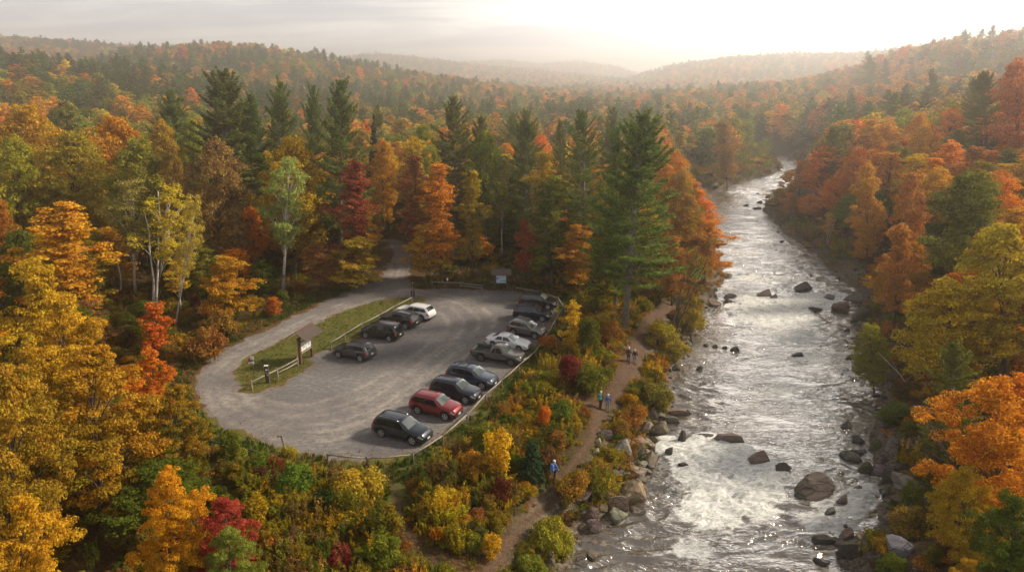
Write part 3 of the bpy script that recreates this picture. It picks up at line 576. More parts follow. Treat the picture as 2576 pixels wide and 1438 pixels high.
# ================================================================== THE TREES ONE CAN TELL APART
# kind, object name, u, v of the top, u, v of the foot, crown width in px, colour, share still green, label, short name for neighbours, options
HT = [
 ('bigpine','pine_tree',560,185,575,662,235,'pine green',0,'tallest dark green pine rising above the gold woods left of centre','the tallest left pine'),
 ('pine','pine_tree',628,240,640,655,130,'pine green',0,'slimmer dark pine pressed against the right side of the tallest left pine',None),
 ('pine','pine_tree',705,208,703,645,125,'pine green',0,'dark green pine standing alone above the gold round maple',None),
 ('pine','pine_tree',788,218,790,645,100,'pine green',0,'narrow dark pine just left of the feathery pine above the red maple',None),
 ('pine','pine_tree',855,205,858,690,165,'pine green',0,'feathery dark pine right behind the dark red maple','the pine behind the dark red maple'),
 ('spruce','spruce_tree',940,288,942,565,62,'dark green',0,'small pointed dark spruce in the hazy gap above the forest road','the small pointed spruce'),
 ('pine','pine_tree',1145,248,1150,650,160,'pine green',0,'broad dark pine behind the tall orange maple beside the forest road','the pine behind the tall orange maple'),
 ('pine','pine_tree',1320,282,1320,645,135,'pine green',0,'grey green pine standing behind the map board','the pine behind the map board'),
 ('pine','pine_tree',1410,305,1408,630,80,'pine green',0,'hazy thin pine half hidden behind the layered pine by the parked cars',None),
 ('pine','pine_tree',1465,282,1470,705,165,'pine green',0,'layered dark pine behind the top end of the parking row','the layered pine'),
 ('pine','pine_tree',1552,322,1548,790,125,'pine green',0,'slender dark pine just left of the giant riverside pine',None),
 ('bigpine','pine_tree',1618,293,1570,840,285,'pine green',0,'giant wide pine with a bare grey trunk beside the river trail','the giant riverside pine'),
 ('pine','pine_tree',430,232,430,575,150,'pine green',.0,'dark pine clump crown behind the gold crowns on the upper left','the upper left pine'),
 ('oak','oak_tree',548,352,550,725,190,(.30,.135,.05),.05,'big russet brown oak below the tallest left pine','the russet brown oak'),
 ('oak','maple_tree',738,345,742,702,185,(.50,.24,.02),.15,'wide round gold maple behind the pale green aspen','the wide gold maple'),
 ('tall','maple_tree',890,402,892,724,128,(.27,.05,.025),0,'dark red maple at the forest edge beside the road','the dark red maple'),
 ('aspen','aspen_tree',728,390,712,728,150,'pale green',0,'pale green aspen with a straight white trunk left of the road','the pale green aspen'),
 ('birch','birch_tree',322,448,340,742,150,(.36,.25,.07),0,'nearly bare birch forking into several white stems','the forked white birch'),
 ('birch','birch_tree',432,458,395,778,150,(.56,.38,.04),0,'yellow crowned white birch right of the forked birch','the yellow crowned birch',dict(var=0)),
 ('birch','birch_tree',492,490,440,822,95,(.46,.32,.05),0,'thin leaning white birch nearest the russet oak',None,dict(var=2)),
 ('tall','maple_tree',150,505,190,870,225,(.60,.24,.018),.1,'large bright orange maple on the left edge woods','the bright orange maple'),
 ('maple','maple_tree',92,640,120,1015,190,(.58,.36,.025),.1,'bright lemon yellow tree below the large orange maple','the lemon yellow tree'),
 ('maple','maple_tree',-5,495,-15,800,110,(.46,.14,.02),.2,'orange red tree cut by the left picture edge',None),
 ('maple','maple_tree',48,575,50,852,135,(.12,.15,.02),.6,'yellow green tree left of the large orange maple',None),
 ('oak','oak_tree',350,345,352,688,175,(.30,.30,.035),.6,'green and yellow oak behind the forked birch','the green and yellow oak'),
 ('oak','oak_tree',185,330,190,672,205,(.40,.30,.03),.4,'olive gold oak in the second row at left','the olive gold oak'),
 ('oak','oak_tree',40,345,40,690,170,(.42,.31,.03),.4,'olive gold oak at the left edge in the second row',None),
 ('oak','oak_tree',70,262,72,610,190,(.60,.34,.02),.2,'honey gold oak crown highest on the left edge','the honey gold oak'),
 ('oak','oak_tree',290,292,300,610,190,(.56,.29,.02),.2,'amber domed oak behind the second row at left','the amber domed oak'),
 ('oak','oak_tree',405,296,408,615,120,(.50,.30,.03),.2,'amber oak crown below the upper left pine',None),
 ('maple','maple_tree',482,288,484,610,74,(.34,.30,.03),.1,'small lime yellow crown left of the tallest left pine',None),
 ('maple','maple_tree',165,250,168,560,110,(.26,.24,.07),.4,'pale straw green crown standing in the haze behind the gold oaks',None),
 ('oak','oak_tree',430,360,430,690,80,(.36,.14,.03),.1,'small rust orange crown left of the russet brown oak',None),
 ('maple','maple_tree',568,640,565,818,150,(.48,.20,.018),.3,'low spreading orange understorey maple in front of the russet oak','the low orange understorey maple'),
 ('sapling','maple_sapling',388,755,388,895,92,(.60,.13,.02),.3,'fiery orange red sapling right of the yellow crowned birch',None),
 ('maple','maple_tree',905,590,885,735,150,(.42,.20,.02),.5,'layered orange and green understorey maple below the dark red maple',None),
 ('sapling','maple_sapling',690,745,690,795,52,(.50,.12,.02),.1,'tiny orange bush tree at the grassy road verge',None),
 ('tall','maple_tree',1100,402,1112,712,130,(.56,.20,.02),.05,'tall orange maple with a bare lower trunk behind the log fence','the tall orange maple'),
 ('maple','maple_tree',1082,560,1075,706,140,(.50,.22,.02),.2,'spreading amber understorey maple over the bend of the forest road',None),
 ('tall','maple_tree',1042,385,1040,655,105,(.36,.11,.03),.2,'rust red maple just left of the tall orange maple',None),
 ('maple','maple_tree',962,345,965,600,90,(.56,.28,.02),.1,'amber tree glowing at the head of the forest road',None),
 ('maple','maple_tree',1040,338,1042,610,100,(.56,.26,.02),.2,'bright orange gold crown left of the pine behind the tall orange maple',None),
 ('maple','maple_tree',1062,306,1062,580,92,(.27,.27,.03),.2,'lime green round crown in the haze left of the broad pine',None),
 ('tall','maple_tree',1190,425,1190,700,92,(.46,.29,.03),.3,'golden maple between the tall orange maple and the pale birch',None),
 ('birch','birch_tree',1262,398,1263,648,88,(.42,.31,.06),.1,'pale yellow birch with a thin white trunk above the map board','the pale birch above the map board',dict(var=2)),
 ('oak','maple_tree',1222,328,1225,650,125,(.24,.24,.03),.6,'green and gold crown between the two centre pines',None),
 ('tall','maple_tree',1368,372,1372,690,115,(.50,.22,.025),.3,'tall apricot orange maple left of the layered pine',None),
 ('tall','maple_tree',1385,440,1388,722,150,(.19,.19,.025),.8,'tall olive green tree directly right of the map board','the olive green tree right of the map board'),
 ('tall','maple_tree',1318,545,1325,712,62,(.46,.09,.02),.1,'slim scarlet orange tree behind the map board roof',None),
 ('tall','maple_tree',1460,562,1452,742,115,(.50,.17,.025),.2,'copper orange maple behind the black car at the top of the row','the copper orange maple'),
 ('tall','maple_tree',1512,610,1498,800,125,(.31,.26,.03),.6,'yellow green tree left of the bare pine trunk',None),
 ('sapling','maple_sapling',1440,752,1438,895,80,(.62,.29,.018),0,'bright amber sapling beside the fence behind the parked cars','the bright amber sapling'),
 ('tall','maple_tree',1695,588,1690,770,100,(.52,.17,.03),.2,'orange tree between the giant pine and the river','the riverside orange tree'),
 ('leaning','maple_tree',1785,565,1688,845,150,(.36,.16,.03),.6,'thin leaning tree reaching out over the river beyond the trail','the leaning riverside tree'),
 ('maple','maple_tree',1735,480,1725,690,90,(.46,.26,.03),.5,'gold and green crown on the river side behind the giant pine',None),
 ('maple','maple_tree',1715,420,1712,650,80,(.44,.20,.04),.3,'hazy orange crown peeking right of the giant pine top',None),
 ('near','maple_tree',150,725,170,1160,250,(.56,.27,.02),.25,'orange yellow maple stepping down below the lemon tree','the orange yellow maple'),
 ('near','maple_tree',225,862,262,1320,330,(.50,.22,.02),.5,'massive gold and green maple filling the lower left','the massive gold and green maple'),
 ('near','maple_tree',375,868,392,1120,150,(.60,.155,.02),.05,'orange red maple top glowing left of the road loop','the orange red maple'),
 ('near','maple_tree',440,960,450,1225,165,(.36,.24,.025),.8,'green and orange maple leaning over the left end of the loop',None),
 ('near','maple_tree',30,905,20,1480,290,(.44,.185,.02),.4,'amber and olive maple against the lower left edge','the amber maple at lower left'),
 ('near','maple_tree',420,1165,432,1500,190,(.60,.34,.02),.1,'bright yellow maple at the bottom left of the shrubs','the bright yellow maple at the bottom'),
 ('near','maple_tree',60,1235,60,1720,240,(.60,.29,.02),.15,'orange yellow maple in the bottom left corner','the bottom left corner maple'),
 ('near','maple_tree',565,1245,572,1475,170,(.42,.055,.03),.05,'crimson red maple bush tree at the bottom of the shrubs','the crimson tree'),
 ('near','aspen_tree',575,1320,585,1560,160,(.26,.30,.05),.6,'pale green young tree in front of the crimson one','the pale green young tree'),
 # right bank
 ('near','maple_tree',2500,945,2520,1330,330,(.60,.23,.018),.1,'blazing orange maple leaning over the bottom right bank','the blazing orange maple'),
 ('near','maple_tree',2420,1170,2440,1440,180,(.56,.34,.02),.2,'golden lower tree under the blazing orange maple',None),
 ('near','maple_tree',2545,1230,2560,1580,210,(.12,.17,.02),.7,'dark green leafy tree in the bottom right corner','the bottom right green tree'),
 ('near','maple_tree',2440,1400,2450,1560,130,(.58,.38,.03),.1,'small yellow treetop at the bottom edge right of the river',None),
 ('maple','maple_tree',2520,560,2530,960,260,(.56,.33,.025),.3,'tall yellow and green maple on the right edge slope','the tall yellow and green maple'),
 ('maple','maple_tree',2380,700,2390,1010,240,(.56,.27,.02),.3,'broad amber maple on the right slope above the river','the broad amber maple'),
 ('maple','maple_tree',2270,555,2250,830,120,(.50,.18,.03),.2,'copper tree leaning to the river below the slope',None),
 ('maple','maple_tree',2185,405,2180,690,100,(.52,.28,.03),.1,'golden round tree low on the right slope',None),
 ('maple','maple_tree',2290,425,2290,700,90,(.48,.18,.03),.2,'orange layered tree low on the right slope',None),
 ('maple','maple_tree',2185,810,2200,990,105,(.34,.30,.03),.3,'yellow green bushy tree on the right waterline','the yellow green tree on the right waterline'),
 ('pine','pine_tree',2400,860,2400,1230,170,'pine green',0,'dark evergreen between the amber maple and the blazing orange maple',None),
 ('pine','pine_tree',2095,318,2095,505,84,'pine green',0,'dark green pine on the right bank above the bend',None),
 ('pine','pine_tree',2480,182,2480,470,130,'pine green',0,'tall dark pine high on the right slope','the high right pine'),
 ('pine','pine_tree',2345,175,2345,345,56,'pine green',0,'hazy pine high on the right slope left of the tall one',None),
 ('pine','pine_tree',2188,140,2188,262,58,'pine green',0,'twin topped hazy pine on the right ridge line','the ridge line pine'),
 ('pine','pine_tree',2228,148,2228,268,42,'pine green',0,'smaller hazy pine just right of the ridge line pine',None),
 ('maple','maple_tree',2560,146,2565,480,150,(.52,.15,.04),.1,'salmon orange maple highest on the right edge',None),
 ('maple','maple_tree',2440,430,2440,800,220,(.22,.23,.03),.7,'big green and yellow crown on the right slope','the big green slope crown'),
 ('maple','maple_tree',1820,295,1830,480,90,(.42,.24,.06),.4,'golden green tree on the misty point inside the river bend',None),
]
for h in HT:
    opt = h[11] if len(h) > 11 else {}
    hero(h[0], h[1], h[2], h[3], h[4], h[5], h[6], h[7], h[8], h[9], h[10], **opt)
print('heroes', round(time.time()-_t0, 1))
# bare dead trees
def snag(pts, rad, label, mat, n=7, spread=1.6, name='dead_tree'):
    r = random.Random(len(label)); mb = MB(); base = Vector(pts[0]); P = [Vector(p)-base for p in pts]
    mb.tube(P, [rad*(1-.75*i/(len(P)-1)) for i in range(len(P))], 7); o = empty(name, base); mb.build('trunk', M[mat], o, True)
    for i in range(n):
        t = .35+.6*i/n; k = t*(len(P)-1); a = P[int(k)].lerp(P[min(int(k)+1, len(P)-1)], k-int(k)); d = Vector((r.uniform(-1, 1), r.uniform(-1, 1), r.uniform(.3, 1.2))).normalized()*spread*r.uniform(.5, 1.3)
        MB().tube([a, a+d*.5+Vector((0, 0, .1)), a+d*1.1], [rad*.3, rad*.18, rad*.05], 5).build('branch', M[mat], o, True)
    return tag(o, label, 'tree')
def up(u, v, vt, ut):
    x, y, z = GT(u, v); X, ZZ = ray_at_y(ut, vt, y); return (x, y, z-.2), (X, y, ZZ)
a, b = up(305, 748, 640, 290); snag([a, tuple((p+q)/2+.2 for p, q in zip(a, b)), b], .13, 'short broken white birch snag left of the forked birch', 'birch', 3)
a, b = up(2368, 1330, 1050, 2330); snag([a, (a[0]+.3, a[1], (a[2]+b[2])/2), b], .12, 'bare grey leafless tree on the right bank below the orange maple', 'bark', 16, 2.4)
a, b = up(2300, 1000, 885, 2208); snag([a, ((a[0]+b[0])/2+.4, a[1], (a[2]+b[2])/2), b], .10, 'dead bleached limb leaning over the right bank', 'deadwood', 3)
# ------------------------------------------------------------------ where woods may stand
def clear_of(x, y, m):
    return (sdf_poly(x, y, LOT) > m) & (sdf_poly(x, y, RIVER) > max(1.5, m*.6)) & (trail_d(x, y) > min(m, 1.6))
def low_zone(x, y):
    """open shrub land: between lot and river and in front of the lot"""
    w = (y < 92) & (x > np.interp(y, [40, 50, 56, 66, 80, 92], [-20, -13, -4, 2, 7, 9])) & (x < XR(y)-6) | (y < 52) & (x > -19) & (x < 12)
    return w
# forest tree individuals: jittered grid, nearest first
cand = []
st = 6.1
for iy in range(0, 24):
    for ix in range(-24, 25):
        x = (ix+random.uniform(-.42, .42))*st; y = 18+(iy+random.uniform(-.42, .42))*st
        if abs(x) > .80*y+14 or y < 18 or (y < 30 and x < XR(y)+2): continue
        cand.append((x, y))
ca = np.array(cand); ok = clear_of(ca[:, 0], ca[:, 1], 2.6) & ~low_zone(ca[:, 0], ca[:, 1])
hz_ = height(ca[:, 0], ca[:, 1]); sr_ = sdf_poly(ca[:, 0], ca[:, 1], RIVER)
ok &= ~((ca[:, 1] > 150) & (ca[:, 1] < 262) & (ca[:, 0] < XR(ca[:, 1])) & (sr_ < 9))
el_ = sdf_poly(ca[:, 0], ca[:, 1], LOT); cand = [(c[0], c[1], z, s, e) for c, z, s, e, k in zip(cand, hz_, sr_, el_, ok) if k]
cand.sort(key=lambda c: c[1])
def region_cols(x, y):
    if x > XR(y): return [('orange', .1, 24), ('gold', .2, 26), ('rust', .1, 14), ('olive', .4, 10), ('green', .3, 7), ('deep orange', .1, 12), ('yellow-green', .5, 7)]
    if x < -12: return [('gold', .25, 36), ('olive', .4, 16), ('rust', .1, 7), ('orange', .1, 10), ('yellow-green', .4, 14), ('green', .3, 12), ('brown', .1, 3)]
    return [('orange', .2, 16), ('gold', .3, 30), ('olive', .5, 16), ('rust', .2, 7), ('yellow-green', .5, 16), ('green', .3, 12), ('deep orange', .1, 4)]
def pick(L_):
    t = sum(q[-1] for q in L_)*random.random()
    for q in L_:
        t -= q[-1]
        if t <= 0: return q
    return L_[-1]
auto = []
for x, y, z, s, e_ in cand:
    if any((x-a)**2+(y-b)**2 < (max(2.6, r*.72))**2 for a, b, r in PLACED): continue
    u, v, d = proj(x, y, z+8)
    if u < -150 or u > 2730: continue
    ul, vl, dl = proj(x, y, z+10); ub_, vb_, _ = proj(x, y, z)
    if ul > 395 and ul < 1500 and vl < 1165 and vb_ > 1030 and y < 62: continue
    xr = x-float(XR(y)); pr = .08 if xr > 0 else (.10 if y > 95 else .05)
    if random.random() < pr: kind, name, hh, w, (cn, al) = 'pine', 'pine_tree', random.uniform(17, 22), random.uniform(7, 9), ('pine green', 0)
    elif random.random() < .03: kind, name, hh, w, (cn, al) = 'spruce', 'spruce_tree', random.uniform(10, 15), random.uniform(5, 6.5), ('dark green', 0)
    elif random.random() < .05: kind, name, hh, w, (cn, al) = 'birch', 'birch_tree', random.uniform(12, 15), random.uniform(5, 6.5), ('yellow', .3)
    else:
        kind = random.choice(['maple', 'maple', 'oak', 'tall']); name = 'oak_tree' if kind == 'oak' else 'maple_tree'
        hh = random.uniform(11, 15.5); w = random.uniform(6.5, 9.5); cn, al, _ = pick(region_cols(x, y))
    edge = min(e_, s)
    if edge < 5: hh *= random.uniform(.5, .8); w *= .8
    if y < 52: hh = min(hh, 9.5); w = min(w, 7.5)
    if y < 40: hh = min(hh, 7)
    if xr > 0 and y < 60 and s < 7: continue
    if x < -14 and y < 75 and kind in ('maple', 'tall') and random.random() < .6: cn, al = random.choice([('orange', .1), ('deep orange', .1), ('green', .3), ('rust', .1), ('olive', .5), ('brown', .2), ('green', .2)])
    if x > 0 and xr > 0 and s < 9: hh *= .62; w *= .8
    # a nameless tree never stands in front of one that the photo singles out: it is shorter, or not there
    if kind in ('pine', 'spruce') and any(b[4] > y and b[0]-20 < u < b[1]+20 for b in HBOX): kind = 'maple'; name = 'maple_tree'; hh *= .65; cn, al, _ = pick(region_cols(x, y))
    def cover(hh, w):
        ua, va, da = proj(x, y, z+hh); ub2, vb2, _ = proj(x, y, z); r_ = w/2*F/da; worst = 0
        for b in HBOX:
            if b[4] <= y+1: continue
            ox = min(b[1], ua+r_)-max(b[0], ua-r_); oy = min(b[3], vb2)-max(b[2], va)
            if ox > 0 and oy > 0: worst = max(worst, b[5]*ox*oy/((b[1]-b[0])*(b[3]-b[2])))
        return worst
    tries = 0
    while cover(hh, w) > .16 and tries < 3: hh *= .72; w *= .84; tries += 1
    if cover(hh, w) > .22: continue
    o = put(kind, name, 'tree', x, y, z, hh, w, COLS[cn], al*random.uniform(.6, 1.2), '', 'forest trees')
    auto.append((o, kind, cn, x, y, z, hh)); PLACED.append((x, y, w*.42))
KN = dict(pine='pine', spruce='spruce', birch='birch', maple='maple', oak='oak', tall='slender maple')
buckets = {}
for o, kind, cn, x, y, z, hh in auto:
    u, v, d = proj(x, y, z+hh*.85)
    j = min(range(len(HERO)), key=lambda k: (HERO[k][0]-u)**2+(HERO[k][1]-v)**2); hu, hv, hs = HERO[j]
    rel = ('above and ' if v < hv-60 else 'below and ' if v > hv+60 else '')+('left of' if u < hu-25 else 'right of' if u > hu+25 else 'in line with')
    what = f"{cn} {KN[kind]}" if kind not in ('pine', 'spruce') else f"{'dark' if kind == 'spruce' else 'deep green'} {KN[kind]}"
    if hh < 9: what = 'low '+what
    buckets.setdefault((what, rel, hs), []).append(((u-hu)**2+(v-hv)**2, o))
ORD = ['', 'second ', 'third ', 'fourth ', 'fifth ', 'sixth ', 'seventh ', 'eighth ', 'ninth ', 'tenth ', 'eleventh ', 'twelfth ']
for (what, rel, hs), Ls in buckets.items():
    Ls.sort(key=lambda q: q[0])
    for i, (dd, o) in enumerate(Ls):
        lab = (what if i == 0 and len(Ls) == 1 else ('nearest ' if i == 0 else ORD[min(i, 11)]+'nearest ')+what)+' '+rel+' '+hs
        o['label'] = lab
# ------------------------------------------------------------------ the far forest: one mass
def points_scatter(name, P, S, yaw, var, colr, sources, matcol_alpha=True, label=None):
    me = bpy.data.meshes.new(name); me.vertices.add(len(P)); me.vertices.foreach_set('co', np.asarray(P, np.float32).ravel())
    for an, typ, val in (('sc', 'FLOAT_VECTOR', S), ('yaw', 'FLOAT', yaw), ('vr', 'INT', var), ('col', 'FLOAT_COLOR', colr)):
        at = me.attributes.new(an, typ, 'POINT'); at.data.foreach_set('color' if typ == 'FLOAT_COLOR' else 'vector' if typ == 'FLOAT_VECTOR' else 'value', np.asarray(val, np.int32 if typ == 'INT' else np.float32).ravel())
    c = bpy.data.collections.new(name+'_kinds')
    for i, m in enumerate(sources): c.objects.link(bpy.data.objects.new(f'{name}_kind_{i:02d}', m))
    ng = bpy.data.node_groups.new(name, 'GeometryNodeTree')
    ng.interface.new_socket('Geometry', in_out='INPUT', socket_type='NodeSocketGeometry'); ng.interface.new_socket('Geometry', in_out='OUTPUT', socket_type='NodeSocketGeometry')
    gi = ng.nodes.new('NodeGroupInput'); go = ng.nodes.new('NodeGroupOutput'); ci = ng.nodes.new('GeometryNodeCollectionInfo'); ci.inputs['Collection'].default_value = c
    ci.inputs['Separate Children'].default_value = True; ci.inputs['Reset Children'].default_value = True
    ip = ng.nodes.new('GeometryNodeInstanceOnPoints'); ip.inputs['Pick Instance'].default_value = True
    def na(nm, t): n = ng.nodes.new('GeometryNodeInputNamedAttribute'); n.data_type = t; n.inputs['Name'].default_value = nm; return n.outputs['Attribute']
    cx = ng.nodes.new('ShaderNodeCombineXYZ'); er = ng.nodes.new('FunctionNodeEulerToRotation'); l = ng.links.new
    l(na('yaw', 'FLOAT'), cx.inputs['Z']); l(cx.outputs[0], er.inputs[0]); l(er.outputs[0], ip.inputs['Rotation'])
    l(na('sc', 'FLOAT_VECTOR'), ip.inputs['Scale']); l(na('vr', 'INT'), ip.inputs['Instance Index']); l(ci.outputs[0], ip.inputs['Instance']); l(gi.outputs[0], ip.inputs['Points']); l(ip.outputs[0], go.inputs[0])
    o = link(name, me); md = o.modifiers.new('scatter', 'NODES'); md.node_group = ng; tag(o, label, kind='stuff'); return o
FK = [deciduous('far_tree', 1000+i, 15, 5, .2, 26, 1.75, (2600 if i < 3 else 1900), .62, 'round' if i != 1 else 'tall', .7, mat='leaf_i')[0] for i in range(4)]
FK += [pine('far_pine', 1100+i, 21, 4.0, .12, 1.35, .42, 1.15, mat='leaf_i', nb=4)[0] for i in range(2)]
FP = []; fs = []; fv = []; fc = []; fy = []
PAL = ['orange', 'gold', 'rust', 'olive', 'green', 'deep orange', 'yellow-green', 'brown', 'red', 'yellow']
for (d0, d1, cell, sc_) in ((120, 420, 7.6, 1.0), (420, 1000, 9.5, 1.0), (1000, 2000, 14, 1.35), (2000, 4000, 24, 1.9)):
    yy = np.arange(d0, d1, cell); xx = np.arange(-.82*d1-20, .82*d1+20, cell); X, Y = np.meshgrid(xx, yy); X = X.ravel(); Y = Y.ravel()
    X = X+rng.uniform(-.45, .45, len(X))*cell; Y = Y+rng.uniform(-.45, .45, len(Y))*cell
    k = np.abs(X) < .80*Y+25; X = X[k]; Y = Y[k]
    if d0 < 200:
        lim = 24+23*6.1-3; k = (Y > lim) | (np.abs(X) > 24.5*6.1); X = X[k]; Y = Y[k]
    s = np.where(Y < 420, sdf_poly(X, Y, RIVER), 50)
    k = (s > 2.5) & ~((Y < 262) & (X < XR(Y)) & (s < 12)) ; X = X[k]; Y = Y[k]; s = s[k]
    Zg = height(X, Y); hue = fbm(X/75, Y/110, 3, 200); st1 = fbm(X/70+7, Y/100, 3, 210); rgt = X > XR(Y)
    u_, v_, d_ = CU+F*X/np.maximum(Y, 1), 0, 0
    for x, y, z, h_, rg, s_, q1 in zip(X, Y, Zg, hue, rgt, s, st1):
        rp = random.random(); conif = rp < .05+min(.75, max(0, h_-.60)*7)
        if conif:
            c = jit((.15, .175, .05), .2); al = 0; vi = random.choice((4, 5)); sz = (random.uniform(.9, 1.3), random.uniform(.62, .9))
        else:
            ctr = -200 < x < .42*y and 180 < y < 700
            cn = random.choice(['yellow-green', 'olive', 'gold', 'olive', 'green', 'orange']) if ctr else random.choices(PAL, [26, 22, 12, 4, 3, 14, 4, 4, 5, 6] if q1 > .56 else [6, 18, 5, 26, 20, 2, 24, 3, 1, 5] if q1 < .44 else [16, 30, 14, 14, 8, 6, 12, 6, 2, 7])[0]
            c = jit(COLS[cn], .2); al = random.uniform(0, .7); vi = random.randrange(4); sz = (random.uniform(.8, 1.2), random.uniform(.75, 1.1))
        if s_ < 8: sz = (sz[0]*.6, sz[1]*.45)
        FP.append((x, y, z-.6)); fs.append((sz[0]*sc_, sz[0]*sc_, sz[1]*(1+(sc_-1)*.35))); fv.append(vi); fc.append((*c, al)); fy.append(random.uniform(0, 6.28))
print('forest pts', round(time.time()-_t0, 1))
points_scatter('forest', FP, fs, fy, fv, fc, FK, label='hazy autumn forest covering the hills and valley beyond the river bend')
print('forest instances', len(FP), 'individual trees', len(auto)+len(HT))
# ================================================================== SHRUBS ONE CAN TELL APART
HS = [
 ('upshrub',1425,892,1428,975,78,'dark red',0,'dark red shrub behind the fence below the amber sapling','the dark red shrub'),
 ('upshrub',1368,1018,1368,1088,48,(.58,.18,.02),0,'small orange sapling shrub alone in the green thicket','the small orange shrub'),
 ('conshrub',1335,1108,1338,1215,84,'blue-green',0,'round blue green young spruce in the shrubs','the blue green young spruce'),
 ('upshrub',1252,1082,1250,1205,105,(.60,.33,.02),.0,'tall golden yellow shrub left of the young spruce','the golden yellow shrub'),
 ('shrub',1190,1130,1190,1205,95,(.44,.22,.03),.3,'amber shrub leaning on the golden yellow shrub',None),
 ('shrub',1118,1215,1118,1275,66,(.60,.38,.03),0,'small bright yellow bush left of the dark maroon patch','the small bright yellow bush'),
 ('shrub',1255,1195,1255,1260,76,(.12,.025,.016),0,'dark maroon low shrub below the golden yellow one','the maroon shrub'),
 ('upshrub',1235,1340,1238,1412,68,(.60,.30,.02),0,'orange yellow bush beside the bottom of the trail','the bottom trail bush'),
 ('shrub',1388,1305,1385,1405,120,(.40,.34,.03),.3,'large yellow green bush between trail and dark boulders','the large yellow green bush'),
 ('shrub',1440,1175,1438,1268,100,(.38,.25,.03),.5,'olive gold bush between the trail walker and the boulders','the olive gold bush'),
 ('shrub',1658,955,1650,1035,90,(.26,.22,.035),.6,'grassy green bush on the river side of the forked trail','the river side bush'),
 ('shrub',1590,1010,1585,1085,95,(.40,.20,.03),.5,'orange and green bush right of the hikers','the bush right of the hikers'),
 ('shrub',1638,905,1638,950,55,(.58,.37,.02),0,'bright yellow bush beside the path near the water','the bright yellow path bush'),
 ('shrub',1660,800,1660,870,88,(.40,.30,.03),.4,'golden green bush under the leaning riverside tree',None),
 ('shrub',1742,770,1740,835,80,(.42,.29,.03),.3,'yellow green bush overhanging the river bank',None),
 ('shrub',1700,855,1700,910,80,(.40,.30,.04),.4,'gold bush at the water edge below the leaning tree',None),
 ('shrub',1545,800,1540,862,70,(.36,.13,.03),.1,'low russet bush at the foot of the bare pine trunk',None),
 ('shrub',1540,825,1538,858,40,'dark red',0,'small wine red bush left of the bare pine trunk',None),
 ('shrub',745,1165,748,1245,110,(.14,.20,.025),.3,'fresh green bushy sapling in front of the gravel loop','the fresh green bush'),
 ('shrub',695,1145,698,1190,55,(.24,.03,.02),0,'small crimson bush beside the leaning dark post','the small crimson bush'),
 ('shrub',665,1170,660,1230,90,(.13,.05,.03),.2,'dark purple brown bush behind the fresh green one',None),
 ('upshrub',590,1085,585,1165,80,(.20,.20,.03),.7,'grey green feathery bush behind the dark broken rail',None),
 ('shrub',720,1115,728,1160,50,(.42,.36,.03),.2,'pale yellow weed clump at the leaning post foot',None),
 ('shrub',860,1370,855,1438,80,(.30,.03,.03),0,'magenta red bush at the bottom edge below the shrubs',None),
 ('shrub',900,1180,905,1260,150,(.44,.30,.03),.3,'yellow goldenrod bush below the front log fence','the goldenrod bush'),
 ('shrub',1390,835,1385,885,70,(.42,.17,.03),.2,'russet bush pressed against the fence behind the pickup',None),
 ('upshrub',1478,800,1475,905,80,'green',.3,'dark green young tree right of the amber sapling',None),
 ('shrub',1500,905,1495,990,100,(.20,.22,.03),.6,'green bush between the dark red shrub and the trail',None),
 ('shrub',1410,1000,1410,1070,95,(.14,.18,.025),.6,'deep green bush above the small orange shrub',None),
 ('shrub',1560,1050,1560,1100,60,(.36,.20,.03),.4,'gold brown bush above the round pale boulder',None),
 ('shrub',500,820,520,905,110,(.34,.13,.03),.3,'brown orange brush on the bank left of the gravel road',None),
 ('shrub',560,780,565,850,100,(.28,.16,.03),.4,'olive brush on the bank left of the gravel road',None),
 ('shrub',785,765,760,740,60,(.20,.15,.03),.4,'low brush at the foot of the pale green aspen',None),
 ('upshrub',2270,1215,2290,1290,80,(.20,.22,.03),.5,'green bush among the grey boulders on the right bank',None),
 ('shrub',2270,1275,2290,1350,120,(.36,.22,.03),.5,'orange green bush above the big pale boulder on the right bank','the bush above the big pale boulder'),
 ('shrub',2150,1010,2250,1060,100,(.16,.20,.03),.4,'green brush hanging over the right waterline',None),
]
def hero2(kind, u, v, ub, vb, wpx, col, al, label, short):
    x, y, z = GT(ub, vb); zt = ray_at_y(u, v, y)[1]; d = proj(x, y, z)[2]; w = wpx/F*d; hh = max(.7, min(zt-z, w*1.9)); c = COLS[col] if isinstance(col, str) else col
    put(kind, 'shrub', 'shrub', x, y, z, hh, w, c, al, label); PLACED.append((x, y, w*.4))
    if short: HERO.append((u, (v+vb)/2, short))
for q in HS: hero2(*q)
sa = []
_c = [G(random.uniform(300, 2420), random.uniform(740, 1480)) for _ in range(9000)]; _x = np.array([c[0] for c in _c]); _y = np.array([c[1] for c in _c])
_e = sdf_poly(_x, _y, LOT); _s = sdf_poly(_x, _y, RIVER); _t = trail_d(_x, _y); _l = low_zone(_x, _y); _z = height(_x, _y)
